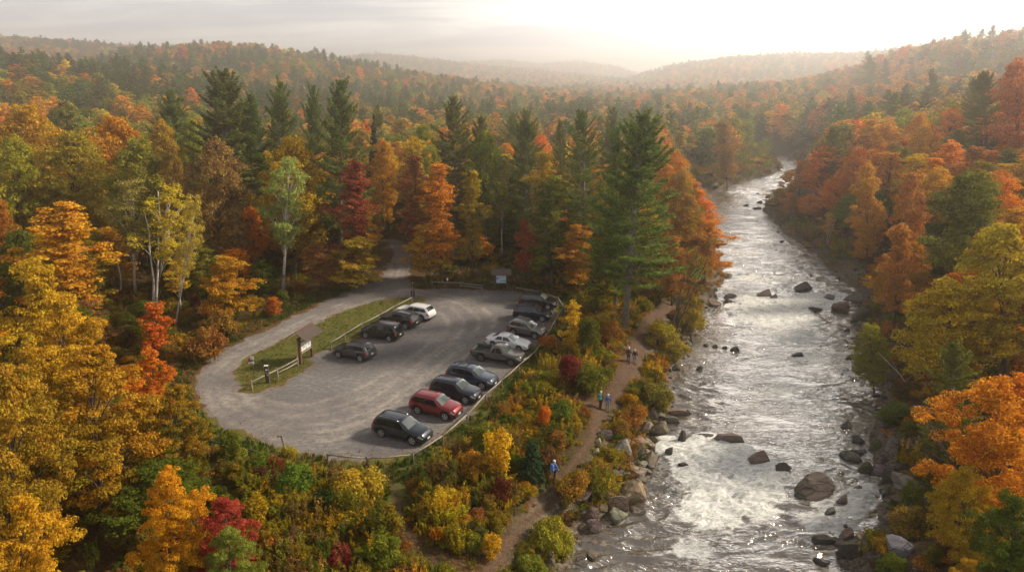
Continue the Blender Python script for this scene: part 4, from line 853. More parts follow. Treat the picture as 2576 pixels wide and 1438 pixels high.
for k in range(9000):
    x, y = _c[k]
    if y > 95 or y < 30 or len(sa) > 250: continue
    if _l[k] or random.random() < .30: pass
    else: continue
    e = _e[k]; s = _s[k]
    if e < 2.9 or s < 2.2 or _t[k] < .9: continue
    if abs(x-G(985, 1180)[0]) < 1.5 and y > G(985, 1215)[1]: continue
    w = random.uniform(1.2, 2.9)
    if any((x-a)**2+(y-b)**2 < (w*.38+r*.62)**2 for a, b, r in PLACED): continue
    kind = random.choice(['shrub', 'shrub', 'upshrub']); hh = w*random.uniform(.5, .75) if kind == 'shrub' else w*random.uniform(.7, 1.05)
    if e < 4.5: hh *= .6
    cn = random.choices(['olive', 'yellow-green', 'green', 'gold', 'rust', 'brown', 'dark green', 'dark red', 'orange'], [34, 12, 7, 18, 12, 16, 6, 1, 1])[0]
    z = float(_z[k]); c = tuple(q*(.66 if cn in ('gold', 'orange', 'yellow-green') else .8) for q in COLS[cn]); o = put(kind, 'shrub', 'shrub', x, y, z, hh, w, c, random.uniform(.2, .9), '', 'low shrubs between lot, trail and woods')
    PLACED.append((x, y, w*.5)); sa.append((o, cn, x, y, z+hh*.5))
HSH = [h for h in HERO if h[1] > 700]+[(1012, 1078, 'the front black car'), (1096, 1020, 'the red car'), (925, 1165, 'the front fence corner'), (1394, 1200, 'the lone walker'), (1520, 1010, 'the two middle hikers'), (1588, 905, 'the two far walkers'), (1020, 1300, 'the narrow side path')]
buckets = {}
for o, cn, x, y, z in sa:
    u, v, d = proj(x, y, z); j = min(range(len(HSH)), key=lambda k: (HSH[k][0]-u)**2+(HSH[k][1]-v)**2); hu, hv, hs = HSH[j]
    rel = ('above and ' if v < hv-25 else 'below and ' if v > hv+25 else '')+('left of' if u < hu-12 else 'right of' if u > hu+12 else 'in line with')
    buckets.setdefault((cn+' shrub', rel, hs), []).append(((u-hu)**2+(v-hv)**2, o))
for (what, rel, hs), Ls in buckets.items():
    Ls.sort(key=lambda q: q[0])
    for i, (dd, o) in enumerate(Ls): o['label'] = (what if len(Ls) == 1 else ('nearest ' if i == 0 else ORD[min(i, 11)]+'nearest ')+what)+' '+rel+' '+hs
print('shrubs', round(time.time()-_t0, 1))
# ------------------------------------------------------------------ undergrowth, grass and fallen leaves: nobody could count them
UK = [shrubmesh('undergrowth_dome', 940+i, .9, .8, 900, .12, 'dome', 'leaf_i', 9)[0] for i in range(2)]
UK += [shrubmesh('undergrowth_fern', 950+i, .55, .8, 700, .10, 'fern', 'leaf_i', 11)[0] for i in range(2)]
UK += [shrubmesh('undergrowth_weed', 960+i, 1.25, .6, 800, .11, 'weed', 'leaf_i', 12)[0] for i in range(2)]
n = 52000; X = rng.uniform(-62, 62, n); Y = rng.uniform(22, 150, n); k = np.abs(X) < .8*Y+6; X, Y = X[k], Y[k]
e = sdf_poly(X, Y, LOT); s = sdf_poly(X, Y, RIVER); tr_ = trail_d(X, Y); lz = low_zone(X, Y)
uu, vv, dd = CU+F*X/np.maximum(Y*math.cos(PITCH)+H*math.sin(PITCH), 1), 0, 0
keep = (e > np.where(lz, 2.5, 2.4)) & (s > .8) & (tr_ > .22) & (lz | (rng.random(len(X)) < .17)) & ~((np.abs(X-G(985, 1180)[0]) < 1.3) & (Y > G(985, 1215)[1]) & (Y < 50))
X, Y, e, s, tr_ = X[keep], Y[keep], e[keep], s[keep], tr_[keep]; Zg = height(X, Y)
P = np.stack([X, Y, Zg-.04], 1); sz = rng.uniform(.5, 1.35, len(X))*(.7+.7*fbm(X/2.2, Y/2.2, 2, 410)); sz = sz*np.clip((np.minimum(np.minimum(e-.9, s+.2), tr_+.35))/2.3, .28, 1)
cl = []; pal = [('olive', 30), ('yellow-green', 12), ('green', 6), ('gold', 30), ('rust', 16), ('brown', 18), ('dark green', 4)]
nz = fbm(X/4, Y/4, 3, 400)
n2 = 16000; X2 = rng.uniform(0, 135, n2); Y2 = rng.uniform(110, 275, n2); s2 = sdf_poly(X2, Y2, RIVER)
k2 = (s2 > .2) & (((X2 < XR(Y2)) & (s2 < 16)) | (s2 < 4)) & (sdf_lot(X2, Y2) > 4) & (rng.random(n2) < np.where(X2 < XR(Y2), .6, .5)); X2, Y2, s2 = X2[k2], Y2[k2], s2[k2]
P = np.concatenate([P, np.stack([X2, Y2, height(X2, Y2)-.05], 1)]); sz = np.concatenate([sz, rng.uniform(1.0, 2.4, len(X2))*np.clip(.4+s2/5, .4, 1)]); X = np.concatenate([X, X2]); Y = np.concatenate([Y, Y2]); nz = fbm(X/4, Y/4, 3, 400)
for i in range(len(X)):
    cn = pick([(a, b) for a, b in pal]) if nz[i] < .5 else random.choices(['green', 'yellow-green', 'olive', 'brown', 'gold'], [2, 3, 4, 2, 2]); cn = cn[0]
    cl.append((*[q*(.70 if cn in ('gold', 'yellow-green') else .8) for q in jit(COLS[cn], .3)], random.uniform(.1, .8)))
vr = rng.integers(0, 6, len(X))
points_scatter('undergrowth', P, np.stack([sz, sz, sz*rng.uniform(.8, 1.25, len(X))], 1), rng.uniform(0, 6.28, len(X)), vr, cl, UK, label='mixed ferns weeds and brush covering the open ground')
print('undergrowth', len(X))
# grass tufts
def tuft(seed, hgt, nb):
    r = np.random.default_rng(seed); C = []; T = []
    P = np.stack([r.normal(0, .09, nb), r.normal(0, .09, nb), np.full(nb, hgt*.45)], 1); T = np.stack([r.normal(0, .35, nb), r.normal(0, .35, nb), np.ones(nb)], 1)
    return cmesh('grass_tuft', [leafmesh('', P, r.normal(size=(nb, 3))*np.array([1, 1, .2]), np.full(nb, hgt)*r.uniform(.7, 1.3, nb), .13, r.random(nb), np.full(nb, .5), None, T=T)], M['leaf_i'])
GK = [tuft(1, .17, 14), tuft(2, .26, 16), tuft(3, .42, 18)]
n = 60000; X = rng.uniform(-42, 16, n); Y = rng.uniform(36, 104, n); e = sdf_poly(X, Y, LOT); i_ = sdf_poly(X, Y, ISL)
inner = (i_ < -.15); rim_ = (e > .35) & (e < 3.6) & (Y < 92)
k = (inner & (rng.random(n) < .55)) | (rim_ & (rng.random(n) < .75)) ; X, Y, e, inner = X[k], Y[k], e[k], inner[k]
P = np.stack([X, Y, height(X, Y)-.01], 1); vr = np.where(inner, 0, rng.integers(0, 3, len(X))); sz = rng.uniform(.7, 1.3, len(X))*np.where(inner, .7, 1.0)
gn = fbm(X/2.5, Y/2.5, 3, 77)
gc = [(*((.070, .115, .016) if g < .45 else (.10, .11, .02) if g < .58 else (.20, .15, .04)), 0) for g in gn+rng.normal(0, .05, len(gn))]
points_scatter('grass', P, np.stack([sz]*3, 1), rng.uniform(0, 6.28, len(X)), vr, gc, GK, label='short autumn grass on the island and along the fence')
n = 260000; X = rng.uniform(-44, 20, n); Y = rng.uniform(36, 112, n); e = sdf_poly(X, Y, LOT); i_ = sdf_poly(X, Y, ISL); g = np.maximum(e, -i_)
pk = np.where(g > 0, np.exp(-g/2.4)*.5, np.exp(g/.55)*.55)*np.where(Y > 70, 1, .8)*np.clip(fbm(X/2, Y/2, 2, 88)*2.2-.5, .1, 1.2)+.006*(g < 0)
k = rng.random(n) < pk; X, Y = X[k], Y[k]; Q = np.stack([X, Y, height(X, Y)+.03], 1); m = len(X)
lm = leafmat('fallen_leaf', False); lv = cmesh('fallen_leaves', [leafmesh('', Q, np.array([0, 0, 1.])+rng.normal(size=(m, 3))*.3, rng.uniform(.09, .17, m), .75, rng.random(m), rng.random(m)*.6, None)], lm)
o = link('fallen_leaves', lv); o.color = (.34, .16, .04, .1); tag(o, 'fallen orange and brown leaves scattered along the gravel edges', kind='stuff')
print('T d_plants', round(time.time()-_t0, 1))
# ================================================================== BOULDERS
def rockmesh(seed, ang=.5):
    from mathutils import noise as mn
    r = random.Random(seed); bm = bmesh.new(); bmesh.ops.create_icosphere(bm, subdivisions=3, radius=1.0)
    planes = [(Vector((r.gauss(0, 1), r.gauss(0, 1), r.gauss(0, .8))).normalized(), r.uniform(.36, .72)) for _ in range(int(6+12*ang))]
    off = Vector((seed*3.1, 0, 0))
    for v in bm.verts:
        p = v.co*(1+.22*mn.noise(v.co*1.1+off)+.08*mn.noise(v.co*2.7+off))
        for n_, d in planes:
            e = p.dot(n_)-d
            if e > 0: p -= n_*e*(.97 if ang > .4 else .75)
        p *= 1+.06*mn.noise(p*4+off)+.035*mn.noise(p*9+off)
        v.co = p
    me = bpy.data.meshes.new('boulder'); bm.to_mesh(me); bm.free()
    me.materials.append(M['rock']); return me
m, nt, out = newmat('rock_stone'); b_ = N(nt, 'ShaderNodeBsdfPrincipled'); b_.inputs['Roughness'].default_value = .75; L(nt, b_.outputs[0], out.inputs[0])
tc = N(nt, 'ShaderNodeTexCoord'); oi = N(nt, 'ShaderNodeObjectInfo'); mp = N(nt, 'ShaderNodeMapping'); L(nt, tc.outputs['Object'], mp.inputs[0]); L(nt, oi.outputs['Random'], mp.inputs['Location'])
mp.inputs['Scale'].default_value = (1, 1, 2.2)
n1 = noise(nt, 1.6, 7, mp.outputs[0], .7); n2 = noise(nt, 6, 6, mp.outputs[0], .7, .8)
c = mix(nt, ramp(nt, n1, [(.35, (.55,)*3), (.65, (1.35,)*3)]), (0, 0, 0), (1, 1, 1))
mm = N(nt, 'ShaderNodeMix', data_type='RGBA', blend_type='MULTIPLY'); mm.inputs[0].default_value = 1; L(nt, oi.outputs['Color'], mm.inputs[6]); L(nt, ramp(nt, n1, [(.33, (.5, .48, .46)), (.67, (1, 1, 1))]), mm.inputs[7])
vo = N(nt, 'ShaderNodeTexVoronoi', feature='DISTANCE_TO_EDGE'); vo.inputs['Scale'].default_value = 1.15; L(nt, mp.outputs[0], vo.inputs['Vector']); crk = ramp(nt, vo.outputs['Distance'], [(.0, (.16,)*3), (.055, (1,)*3)])
c0_ = mix(nt, 1.0, mm.outputs[2], crk, 'MULTIPLY')
c = mix(nt, ramp(nt, n2, [(.54, (0, 0, 0)), (.62, (.7,)*3)]), c0_, (.055, .052, .042))
c = mix(nt, ramp(nt, n2, [(.28, (.35,)*3), (.38, (0, 0, 0))]), c, (.42, .38, .33))
geo = N(nt, 'ShaderNodeNewGeometry'); sp = N(nt, 'ShaderNodeSeparateXYZ'); L(nt, geo.outputs['Position'], sp.inputs[0])
wet = N(nt, 'ShaderNodeMapRange'); wet.inputs['From Min'].default_value = WZ+.05; wet.inputs['From Max'].default_value = WZ+.38; L(nt, sp.outputs['Z'], wet.inputs[0])
c = mix(nt, wet.outputs[0], (.018, .016, .013), c); L(nt, c, b_.inputs['Base Color'])
rg = N(nt, 'ShaderNodeMapRange'); rg.inputs['To Min'].default_value = .22; rg.inputs['To Max'].default_value = .8; L(nt, wet.outputs[0], rg.inputs[0]); L(nt, rg.outputs[0], b_.inputs['Roughness'])
bp = N(nt, 'ShaderNodeBump'); bp.inputs['Strength'].default_value = .8; bp.inputs['Distance'].default_value = .12; L(nt, math_(nt, 'ADD', n1, math_(nt, 'MULTIPLY', n2, .4)), bp.inputs['Height']); L(nt, bp.outputs[0], b_.inputs['Normal'])
M['rock'] = m
RM = [rockmesh(i+3, .35 if i % 3 == 0 else .8) for i in range(9)]
RC = {'grey': (.26, .235, .205), 'pale': (.42, .39, .34), 'brown': (.225, .165, .12), 'dark': (.065, .055, .045), 'bluegrey': (.23, .24, .25), 'pink': (.31, .225, .17), 'mossy': (.10, .11, .035)}
RP = []
def rock(u, v, wpx, hpx, col, label, group=None, rz=None, tilt=0, inwater=None, asp=None, i=None):
    """a boulder whose middle shows at (u, v)"""
    xw, yw = G(u, v, WZ)
    if inwater or (inwater is None and float(sdf_poly(np.array([xw]), np.array([yw]), RIVER)[0]) < .3): x, y, z = xw, yw, WZ
    else: x, y, z = GT(u, v)
    d = proj(x, y, z)[2]; w = wpx/F*d; hh = hpx/F*d; rz = random.uniform(0, 3.14) if rz is None else rz
    o = link('boulder', RM[(random.randrange(len(RM)) if i is None else i) % len(RM)]); o.location = (x, y, z+hh*.10); dep = w*(asp or random.uniform(.55, .85))
    # w across, depth along the view, so that the silhouette keeps its size
    kk = .58 if z == WZ and col == 'dark' else .66; o.scale = (w*kk, dep*kk, hh*kk*1.2); o.rotation_euler = (random.uniform(-.15, .15), tilt, random.uniform(-.25, .25)); o.color = (*jit(RC[col], .15), 1)
    tag(o, label, 'boulder', group); RP.append((x, y, w/2)); return o
HR = [
 (2045,1238,138,62,'brown','huge flat brown boulder in the river beside the white rapids',.0),
 (1565,1145,70,52,'grey','big grey slab boulder at the bank below the round pale one',.0),(1604,1150,44,46,'grey','grey brown boulder leaning against the big grey slab',0),
 (1523,1103,34,30,'pale','round pale boulder topmost beside the trail',0),(1505,1122,20,18,'pale','small round pale stone below the topmost round boulder',0),(1500,1148,24,18,'pale','flat pale stone at the grassy edge of the trail',0),
 (1550,1172,52,34,'grey','split grey boulder below the big grey slab',0),(1553,1210,46,28,'grey','low grey stone in the middle of the bank pile',0),
 (1592,1258,92,58,'pink','large flat pinkish boulder reaching into the water',0),(1553,1286,50,52,'pink','upright pinkish boulder at the waterline',0),(1488,1305,54,54,'brown','rounded brown boulder at the bottom of the left bank pile',0),
 (1525,1262,34,44,'grey','narrow grey boulder wedged above the upright pinkish one',0),(1530,1235,40,26,'grey','flat grey stone on top of the left bank pile',0),
 (1660,1087,58,40,'brown','rounded brown boulder at the top of the left rapids',0),(1638,1055,44,32,'brown','round brown boulder on the bank above the left rapids',0),(1618,1092,34,44,'pink','pinkish boulder beside the grass above the rapids',0),
 (1690,1060,36,20,'grey','low grey stone at the bank above the rapids',0),(1700,1040,60,22,'brown','long brown ledge in the shallow left edge',0),(1715,1108,32,46,'dark','dark boulder between two chutes of the rapids',0),
 (1683,1140,28,28,'dark','dark round rock inside the left white water',0),(1770,1098,60,18,'dark','dark ledge holding back the rapids on the left',0),(1838,1108,62,30,'brown','brown ledge rock over the rapids centre',0),
 (1905,1158,70,28,'brown','brown rounded rock right of the rapids',0),(1965,1180,76,24,'dark','dark low rock where the rapids end on the right',0),(1720,1170,26,12,'dark','small flat dark rock left in the rapids',0),
 (2127,1074,42,22,'dark','dark smooth rock alone near the right bank',0),(2155,1140,46,20,'dark','dark curved rock near the mossy bank stones',0),
 (2110,1368,56,30,'dark','dark boulder at the lower right pool',0),(2118,1400,46,28,'dark','dark boulder leftmost of the bottom right pool group',.0),(2075,1362,58,28,'dark','long dark boulder upstream of the bottom pool',0),(2132,1352,46,34,'brown','brown boulder topmost of the bottom pool group',0),
 (2185,1368,70,34,'brown','wide brown boulder over the square pale pool',0),(2140,1400,48,50,'dark','dark boulder standing over the pool corner',0),(2065,1415,50,26,'dark','dark low boulder cut near the bottom edge',0),
 (2263,1398,92,66,'bluegrey','big rounded blue grey boulder at the bottom right bank','0'),
 (2240,1210,54,48,'dark','dark wet boulder beside the small right cascade',0),(2290,1235,110,58,'grey','wide layered grey ledge on the right bank',0),(2210,1190,70,36,'grey','grey boulder above the mossy rock',0),(2175,1185,50,34,'mossy','moss covered green rock at the right waterline',0),
 (2245,1135,60,58,'grey','large grey boulder higher on the right bank',0),(2200,1130,44,32,'mossy','mossy dark rock below the large grey boulder',0),(2160,1110,50,22,'dark','dark stone touching the right waterline',0),
 (2120,1265,30,34,'grey','grey stone in the small right cascade',0),(2090,1290,36,20,'grey','half drowned grey stone below the small right cascade',0),(2155,1235,28,24,'grey','stone at the head of the small right cascade',0),
 (2245,1320,60,34,'grey','grey stone above the big blue grey boulder',0),(2300,1290,70,30,'grey','grey slab under the orange green bush',0),
 (2017,726,66,24,'dark','long dark rock in the upper rapids',0),(1920,744,46,24,'brown','brown rock left in the upper rapids',0),(1945,750,28,18,'dark','dark rock touching the brown one in the upper rapids',0),
 (2050,780,42,18,'dark','dark flat rock just below the upper rapids',0),(2115,778,52,28,'brown','rounded brown rock at the foot of the fallen slab',0),(2150,755,80,26,'grey','long grey brown slab running up the right bank',0),(2175,795,80,26,'dark','dark wet ledge on the right bank below the slab',0),
 (2085,752,40,18,'bluegrey','blue grey rock in the right of the upper rapids',0),(1835,748,46,14,'dark','flat dark rock left of the upper rapids',0),(1830,762,30,16,'brown','brown stone at the left end of the upper rapids',0),(1800,768,44,22,'pink','rusty flat rock at the left waterline',0),
 (1820,692,44,14,'mossy','grassy flat rock at the left bank by the leaning tree',0),(1848,881,38,14,'dark','dark rock at the right end of the small stone chain',0),(1822,876,20,10,'dark','small dark rock second in the stone chain',0),
 (1800,872,20,9,'dark','small dark rock in the middle of the stone chain',0),(1776,868,18,9,'dark','small dark rock leftmost in the stone chain',0),(1758,930,24,18,'dark','dark round rock alone by the left bank',0),(2008,895,42,14,'dark','dark rock in the calm middle of the river',0),
 (2140,900,44,12,'dark','long dark rock by the right bank above the cascade',0),(2130,835,24,16,'dark','dark stone on the right waterline below the ledge',0),
 (1930,497,20,7,'dark','dark rock rightmost in the far shallows',0),(1912,510,20,8,'dark','dark rock in the middle of the far shallows',0),(1878,517,18,6,'dark','dark rock leftmost in the far shallows',0),(1905,525,22,7,'dark','flat dark rock lowest in the far shallows',0),(1905,488,16,4,'dark','tiny rock furthest up the far shallows',0),
 (1968,608,14,6,'dark','small rock below the far grassy point',0),(1700,932,40,22,'dark','dark stone under the left bank bushes',0),(1745,795,34,12,'dark','dark stones at the bank below the gold bush',0),
]
for q in HR: rock(*q[:6])
# the pile of slabs between the trail and the water
PILE = []
for k in range(900):
    u = random.uniform(1462, 1665); v = random.uniform(1045, 1345); x, y, z = GT(u, v) if k % 3 == 0 or True else (0, 0, 0)
    s = float(sdf_poly(np.array([x]), np.array([y]), RIVER)[0])
    if s < -.3 or s > 3.2 or len(PILE) >= 40: continue
    w = random.uniform(.8, 2.3)
    if any((x-a)**2+(y-b)**2 < (w*.30+r*.52)**2 for a, b, r in RP): continue
    if any((x-a)**2+(y-b)**2 < (r*.8)**2 for a, b, r in PLACED[:130]): continue
    o = link('boulder', random.choice([m_ for i_, m_ in enumerate(RM) if i_ % 3])); hh = w*random.uniform(.45, .8); o.location = (x, y, z+hh*.12); o.scale = (w*.62, w*random.uniform(.4, .6), hh*.62); o.rotation_euler = (random.uniform(-.35, .35), random.uniform(-.35, .35), random.uniform(0, 6.28))
    cn = random.choices(['grey', 'brown', 'pink', 'pale'], [20, 36, 34, 6])[0]; o.color = (*jit(RC[cn], .18), 1); RP.append((x, y, w/2)); PILE.append((o, cn, *proj(x, y, z)[:2]))
# the many lesser stones of both banks, in ranks along the waterline
def along(line, side, n, tag_, spread):
    P = np.array(smooth(line, n=10)); c = 0; out = []
    for k in range(n*6):
        i = random.randrange(len(P)-1); t = random.random(); p = P[i]*(1-t)+P[i+1]*t
        if p[1] > 150 or p[1] < 31: continue
        if random.random() < (p[1]-30)/190: continue
        off = random.gauss(spread*.35, spread*.5)*side; x, y = p[0]+off, p[1]; u, v, d = proj(x, y, WZ)
        if v > 1500 or u > 2500: continue
        w = random.uniform(.45, 1.3)*(1 if random.random() < .85 else 1.5)
        if any((x-a)**2+(y-b)**2 < (w*.36+r*.62)**2 for a, b, r in RP): continue
        z = max(WZ-.05, Z(x, y)); o = link('boulder', random.choice(RM)); o.location = (x, y, z+.03); hh = w*random.uniform(.4, .7)
        o.scale = (w*.56, w*.56*random.uniform(.6, .95), hh*.6); o.rotation_euler = (random.uniform(-.2, .2), random.uniform(-.2, .2), random.uniform(0, 6.28))
        cn = random.choices(['grey', 'brown', 'dark', 'pale', 'pink', 'mossy'], [24, 30, 32, 3, 6, 5])[0]; o.color = (*jit(RC[cn], .2), 1); RP.append((x, y, w/2)); out.append((o, cn, u, v)); c += 1
        if c >= n: break
    return out
st_ = along(LBw[1:-8], -1, 72, 'left', 1.6)+along(RBw[1:-6], 1, 100, 'right', 3.2)+PILE
HRR = [(q[0], q[1], 'the '+' '.join(q[5].split()[:3])) for q in HR if q[2] > 40]+[(1394, 1200, 'the lone walker'), (1520, 1010, 'the two middle hikers'), (2190, 890, 'the yellow green tree on the right waterline')]
HRN = {(q[0], q[1]): q[5] for q in HR}
buckets = {}
for o, cn, u, v in st_:
    j = min(range(len(HRR)), key=lambda k: (HRR[k][0]-u)**2+(HRR[k][1]-v)**2); hu, hv = HRR[j][:2]; hs = HRN.get((hu, hv), None)
    hs = 'the '+' '.join(hs.split()[:7]) if hs else HRR[j][2]
    for w_ in (' in the', ' at the', ' the', ' of', ' in', ' at', ' to', ' on', ' above', ' below', ' beside', ' a', ' where'):
        if hs.endswith(w_): hs = hs[:-len(w_)]
    rel = 'behind' if v < hv-12 else 'in front of' if v > hv+12 else 'left of' if u < hu else 'right of'
    buckets.setdefault((('small ' if o.scale[0] < .5 else 'broad ')+cn+' stone', rel, hs), []).append(((u-hu)**2+(v-hv)**2, o))
for (what, rel, hs), Ls in buckets.items():
    Ls.sort(key=lambda q: q[0])
    for i, (dd, o) in enumerate(Ls): tag(o, (what if len(Ls) == 1 else ('nearest ' if i == 0 else ORD[min(i, 11)]+'nearest ')+what)+' '+rel+' '+hs, 'boulder', 'stones along the river banks')
# ================================================================== VEHICLES
def interp(pts, x):
    P = np.array(pts); return float(np.interp(x, P[:, 0], P[:, 1]))
def sinterp(pts, x):
    # smooth-ish interpolation
    return sum(interp(pts, x+d)*w for d, w in ((-.012, .25), (0, .5), (.012, .25)))
SPEC = {
 'suv':   dict(L=4.75, W=1.88, top=[(0,.86),(.012,1.04),(.045,1.34),(.095,1.62),(.15,1.675),(.35,1.70),(.50,1.685),(.585,1.61),(.665,1.37),(.735,1.15),(.80,1.11),(.90,1.055),(.962,.97),(.99,.80),(1,.68)],
               belt=[(0,.86),(.03,1.05),(.1,1.12),(.5,1.08),(.72,1.05),(.80,1.02),(.92,.94),(1,.66)], wheels=(.205,.80), r=.375, roofw=.70, cabin=(.11,.655), shield=(.565,.735), back=(.03,.115), rails=True, sill=.30),
 'van':   dict(L=5.1, W=1.96, top=[(0,.80),(.01,1.05),(.035,1.45),(.07,1.70),(.12,1.745),(.40,1.765),(.56,1.73),(.64,1.62),(.74,1.30),(.81,1.06),(.88,.98),(.95,.88),(.985,.74),(1,.60)],
               belt=[(0,.80),(.02,1.0),(.1,1.06),(.5,1.02),(.8,.99),(.88,.93),(.95,.84),(1,.58)], wheels=(.19,.80), r=.345, roofw=.74, cabin=(.06,.735), shield=(.64,.82), back=(.012,.07), rails=False, sill=.22),
 'sedan': dict(L=4.65, W=1.82, top=[(0,.80),(.015,.98),(.05,1.06),(.13,1.09),(.17,1.12),(.26,1.34),(.33,1.43),(.45,1.455),(.53,1.43),(.62,1.24),(.70,1.01),(.78,.95),(.89,.87),(.96,.76),(.99,.62),(1,.55)],
               belt=[(0,.80),(.03,.93),(.12,.96),(.5,.94),(.7,.91),(.80,.86),(.92,.76),(1,.53)], wheels=(.20,.81), r=.325, roofw=.66, cabin=(.225,.62), shield=(.53,.71), back=(.165,.30), rails=False, sill=.24),
 'truck': dict(L=5.5, W=1.95, top=[(0,1.13),(.385,1.13),(.388,1.15),(.41,1.62),(.43,1.78),(.47,1.82),(.56,1.82),(.60,1.78),(.655,1.56),(.715,1.22),(.78,1.17),(.92,1.13),(.975,1.05),(.992,.86),(1,.72)],
               belt=[(0,1.13),(.38,1.13),(.40,1.16),(.70,1.14),(.78,1.08),(.93,1.03),(1,.70)], wheels=(.22,.81), r=.40, roofw=.72, cabin=(.425,.67), shield=(.60,.725), back=(.395,.43), rails=False, sill=.42),
}
def vehicle(kind, name, cat, loc, rz, pm, label, glass='glass', roofm=None, rails=None, Ls=1.0, wr=1.0, rimm='rim', hsc=1.03, crossbars=False, shield=None):
    S = SPEC[kind]; Lg = S['L']*Ls; Wd = S['W']; hw = Wd/2; R_ = S['r']*wr; w1, w2 = S['wheels']; zs = S['sill']
    st = sorted(set([round(v, 4) for v in np.linspace(0, 1, 75)]+[.004, .01, .99, .996]+([.386, .389, .018, .022] if kind == 'truck' else [])))
    def low(xn):
        x = xn*Lg; z = zs
        if xn < .06: z = zs+.14*(1-xn/.06)
        if xn > .94: z = zs-.02+.10*((xn-.94)/.06)
        for c in (w1, w2):
            dx = abs(x-c*Lg)
            if dx < R_+.06: z = max(z, R_+math.sqrt(max(0, (R_+.07)**2-dx*dx))-.005)
        return z
    def pl(xn):   # plan taper
        e = 1.0
        if xn < .10: e -= .13*((.10-xn)/.10)**2
        if xn > .80: e -= .24*((xn-.80)/.20)**2.3
        return e
    def ring(xn):
        x = (xn-.5)*Lg; t = sinterp(S['top'], xn)*hsc if kind != 'truck' or xn > .42 else interp(S['top'], xn)*hsc; b = min(sinterp(S['belt'], xn)*hsc, t-.004); lo = low(xn); w = hw*pl(xn); lo = min(lo, b-.12)
        cab = max(0, min(1, (t-b)/.42)); rw = S['roofw']*hw*2*.5*pl(xn); rw = w*.90*(1-cab)+hw*S['roofw']*1.08*cab*min(1, pl(xn)+.02); rw = min(rw, w*.93)
        mid = lo+(b-lo)*.42
        pts = [(w*.90, lo), (w*.975, lo+min(.10, (b-lo)*.25)), (w*1.0, mid), (w*.985, b-(b-lo)*.16), (w*.955, b), (rw+(w*.94-rw)*.06, t-.05*cab-.003), (rw*.93, t), (rw*.55, t+.018+.012*cab), (0, t+.026+.02*cab)]
        if kind == 'truck' and .02 < xn < .387:
            fl = .80; ins = w*.87
            if abs(ins) > 0: pts[5:] = [(ins, b), (ins-.01, fl+.02), (ins*.5, fl), (0, fl)]
        elif kind == 'truck' and xn <= .387: pts[5:] = [(w*.87, b+.001), (w*.85, b+.002), (w*.5, b+.003), (0, b+.003)]
        return [(x, y, z) for y, z in pts]
    rings = [ring(s) for s in st]; n = 9; V = []; Fc = []; mi = []
    for rg in rings: V += rg+[(x, -y, z) for x, y, z in rg[-2::-1]]
    k = 17
    def m_of(i, j):
        jj = j if j < 8 else 15-j; xn = (st[i]+st[i+1])/2
        if kind == 'truck' and xn < .387 and jj >= 5 and xn > .02: return 2
        if jj == 0 and kind in ('suv', 'truck'): return 1
        return 0
    for i in range(len(st)-1):
        for j in range(k-1):
            a = i*k+j; Fc.append((a, a+1, a+k+1, a+k)); mi.append(m_of(i, j))
        a = i*k; Fc.append((a+k, a+k+k-1, a+k-1, a)); mi.append(1)   # underside
    Fc.append(tuple(range(k))[::-1]); mi.append(0); Fc.append(tuple((len(st)-1)*k+j for j in range(k))); mi.append(0)
    me = bpy.data.meshes.new('body'); me.from_pydata(V, [], Fc); [me.materials.append(q) for q in (pm, M['black'], M['liner'])]
    for p, q in zip(me.polygons, mi): p.material_index = q; p.use_smooth = True
    me.update(); T = empty(name, loc, rz); link('body', me, T)
    def surf(xn, t, off, side=1):
        def ev(xn, t):
            rg = ring(xn); i = min(int(t), 7); f = t-i; a, b = Vector(rg[i]), Vector(rg[i+1]); return a.lerp(b, f)
        p = ev(xn, t); d1 = ev(min(1, xn+.004), t)-ev(max(0, xn-.004), t); d2 = ev(xn, min(8, t+.03))-ev(xn, max(0, t-.03)); nn = d1.cross(d2)
        if nn.length < 1e-9: nn = Vector((0, 1, 0))
        nn.normalize()
        if nn.dot(Vector((0, p.y, max(.0, p.z-.8)))+Vector((0, 0, .01))) < 0: nn = -nn
        p = p+nn*off
        return (p.x, p.y*side, p.z)
    def patch(name, xa, xb, ta, tb, off, mat, side=1, nx_=8, nt_=4, both=False, parent=None, curve=None):
        """xa, xb may be functions of s in 0..1 along t"""
        fx = lambda q, s: q(s) if callable(q) else q
        mb = MB(); ts = [ta+(tb-ta)*j/nt_ for j in range(nt_+1)]
        if both: ts = ts+[None]
        rows = []
        sides = [1, -1] if both else [side]
        for sd in sides:
            g = []
            for j in range(nt_+1):
                s = j/nt_; a, b = fx(xa, s), fx(xb, s); g.append([surf(a+(b-a)*i/nx_, ta+(tb-ta)*s, off, sd) for i in range(nx_+1)])
            b0 = len(mb.v); mb.v += [p for r_ in g for p in r_]
            for j in range(nt_):
                for i in range(nx_):
                    a = b0+j*(nx_+1)+i; q = (a, a+1, a+nx_+2, a+nx_+1); mb.f.append(q if sd == 1 else q[::-1]); mb.m.append(0)
        return mb.build(name, mat, parent or T, True)
    ca, cb = S['cabin']; sh = S['shield']; bk = S['back']
    # side panes: divided by pillars; the rear one tapers
    if kind == 'truck': cuts = [(ca+.012, ca+.072), (ca+.082, cb-.008)]
    elif kind == 'sedan': cuts = [(ca+.01, (ca+cb)/2-.012), ((ca+cb)/2+.004, cb+.02)]
    elif kind == 'van': cuts = [(ca+.03, .225), (.24, .45), (.465, cb-.02)]
    else: cuts = [(ca-.025, .245), (.251, .42), (.427, cb+.015)]
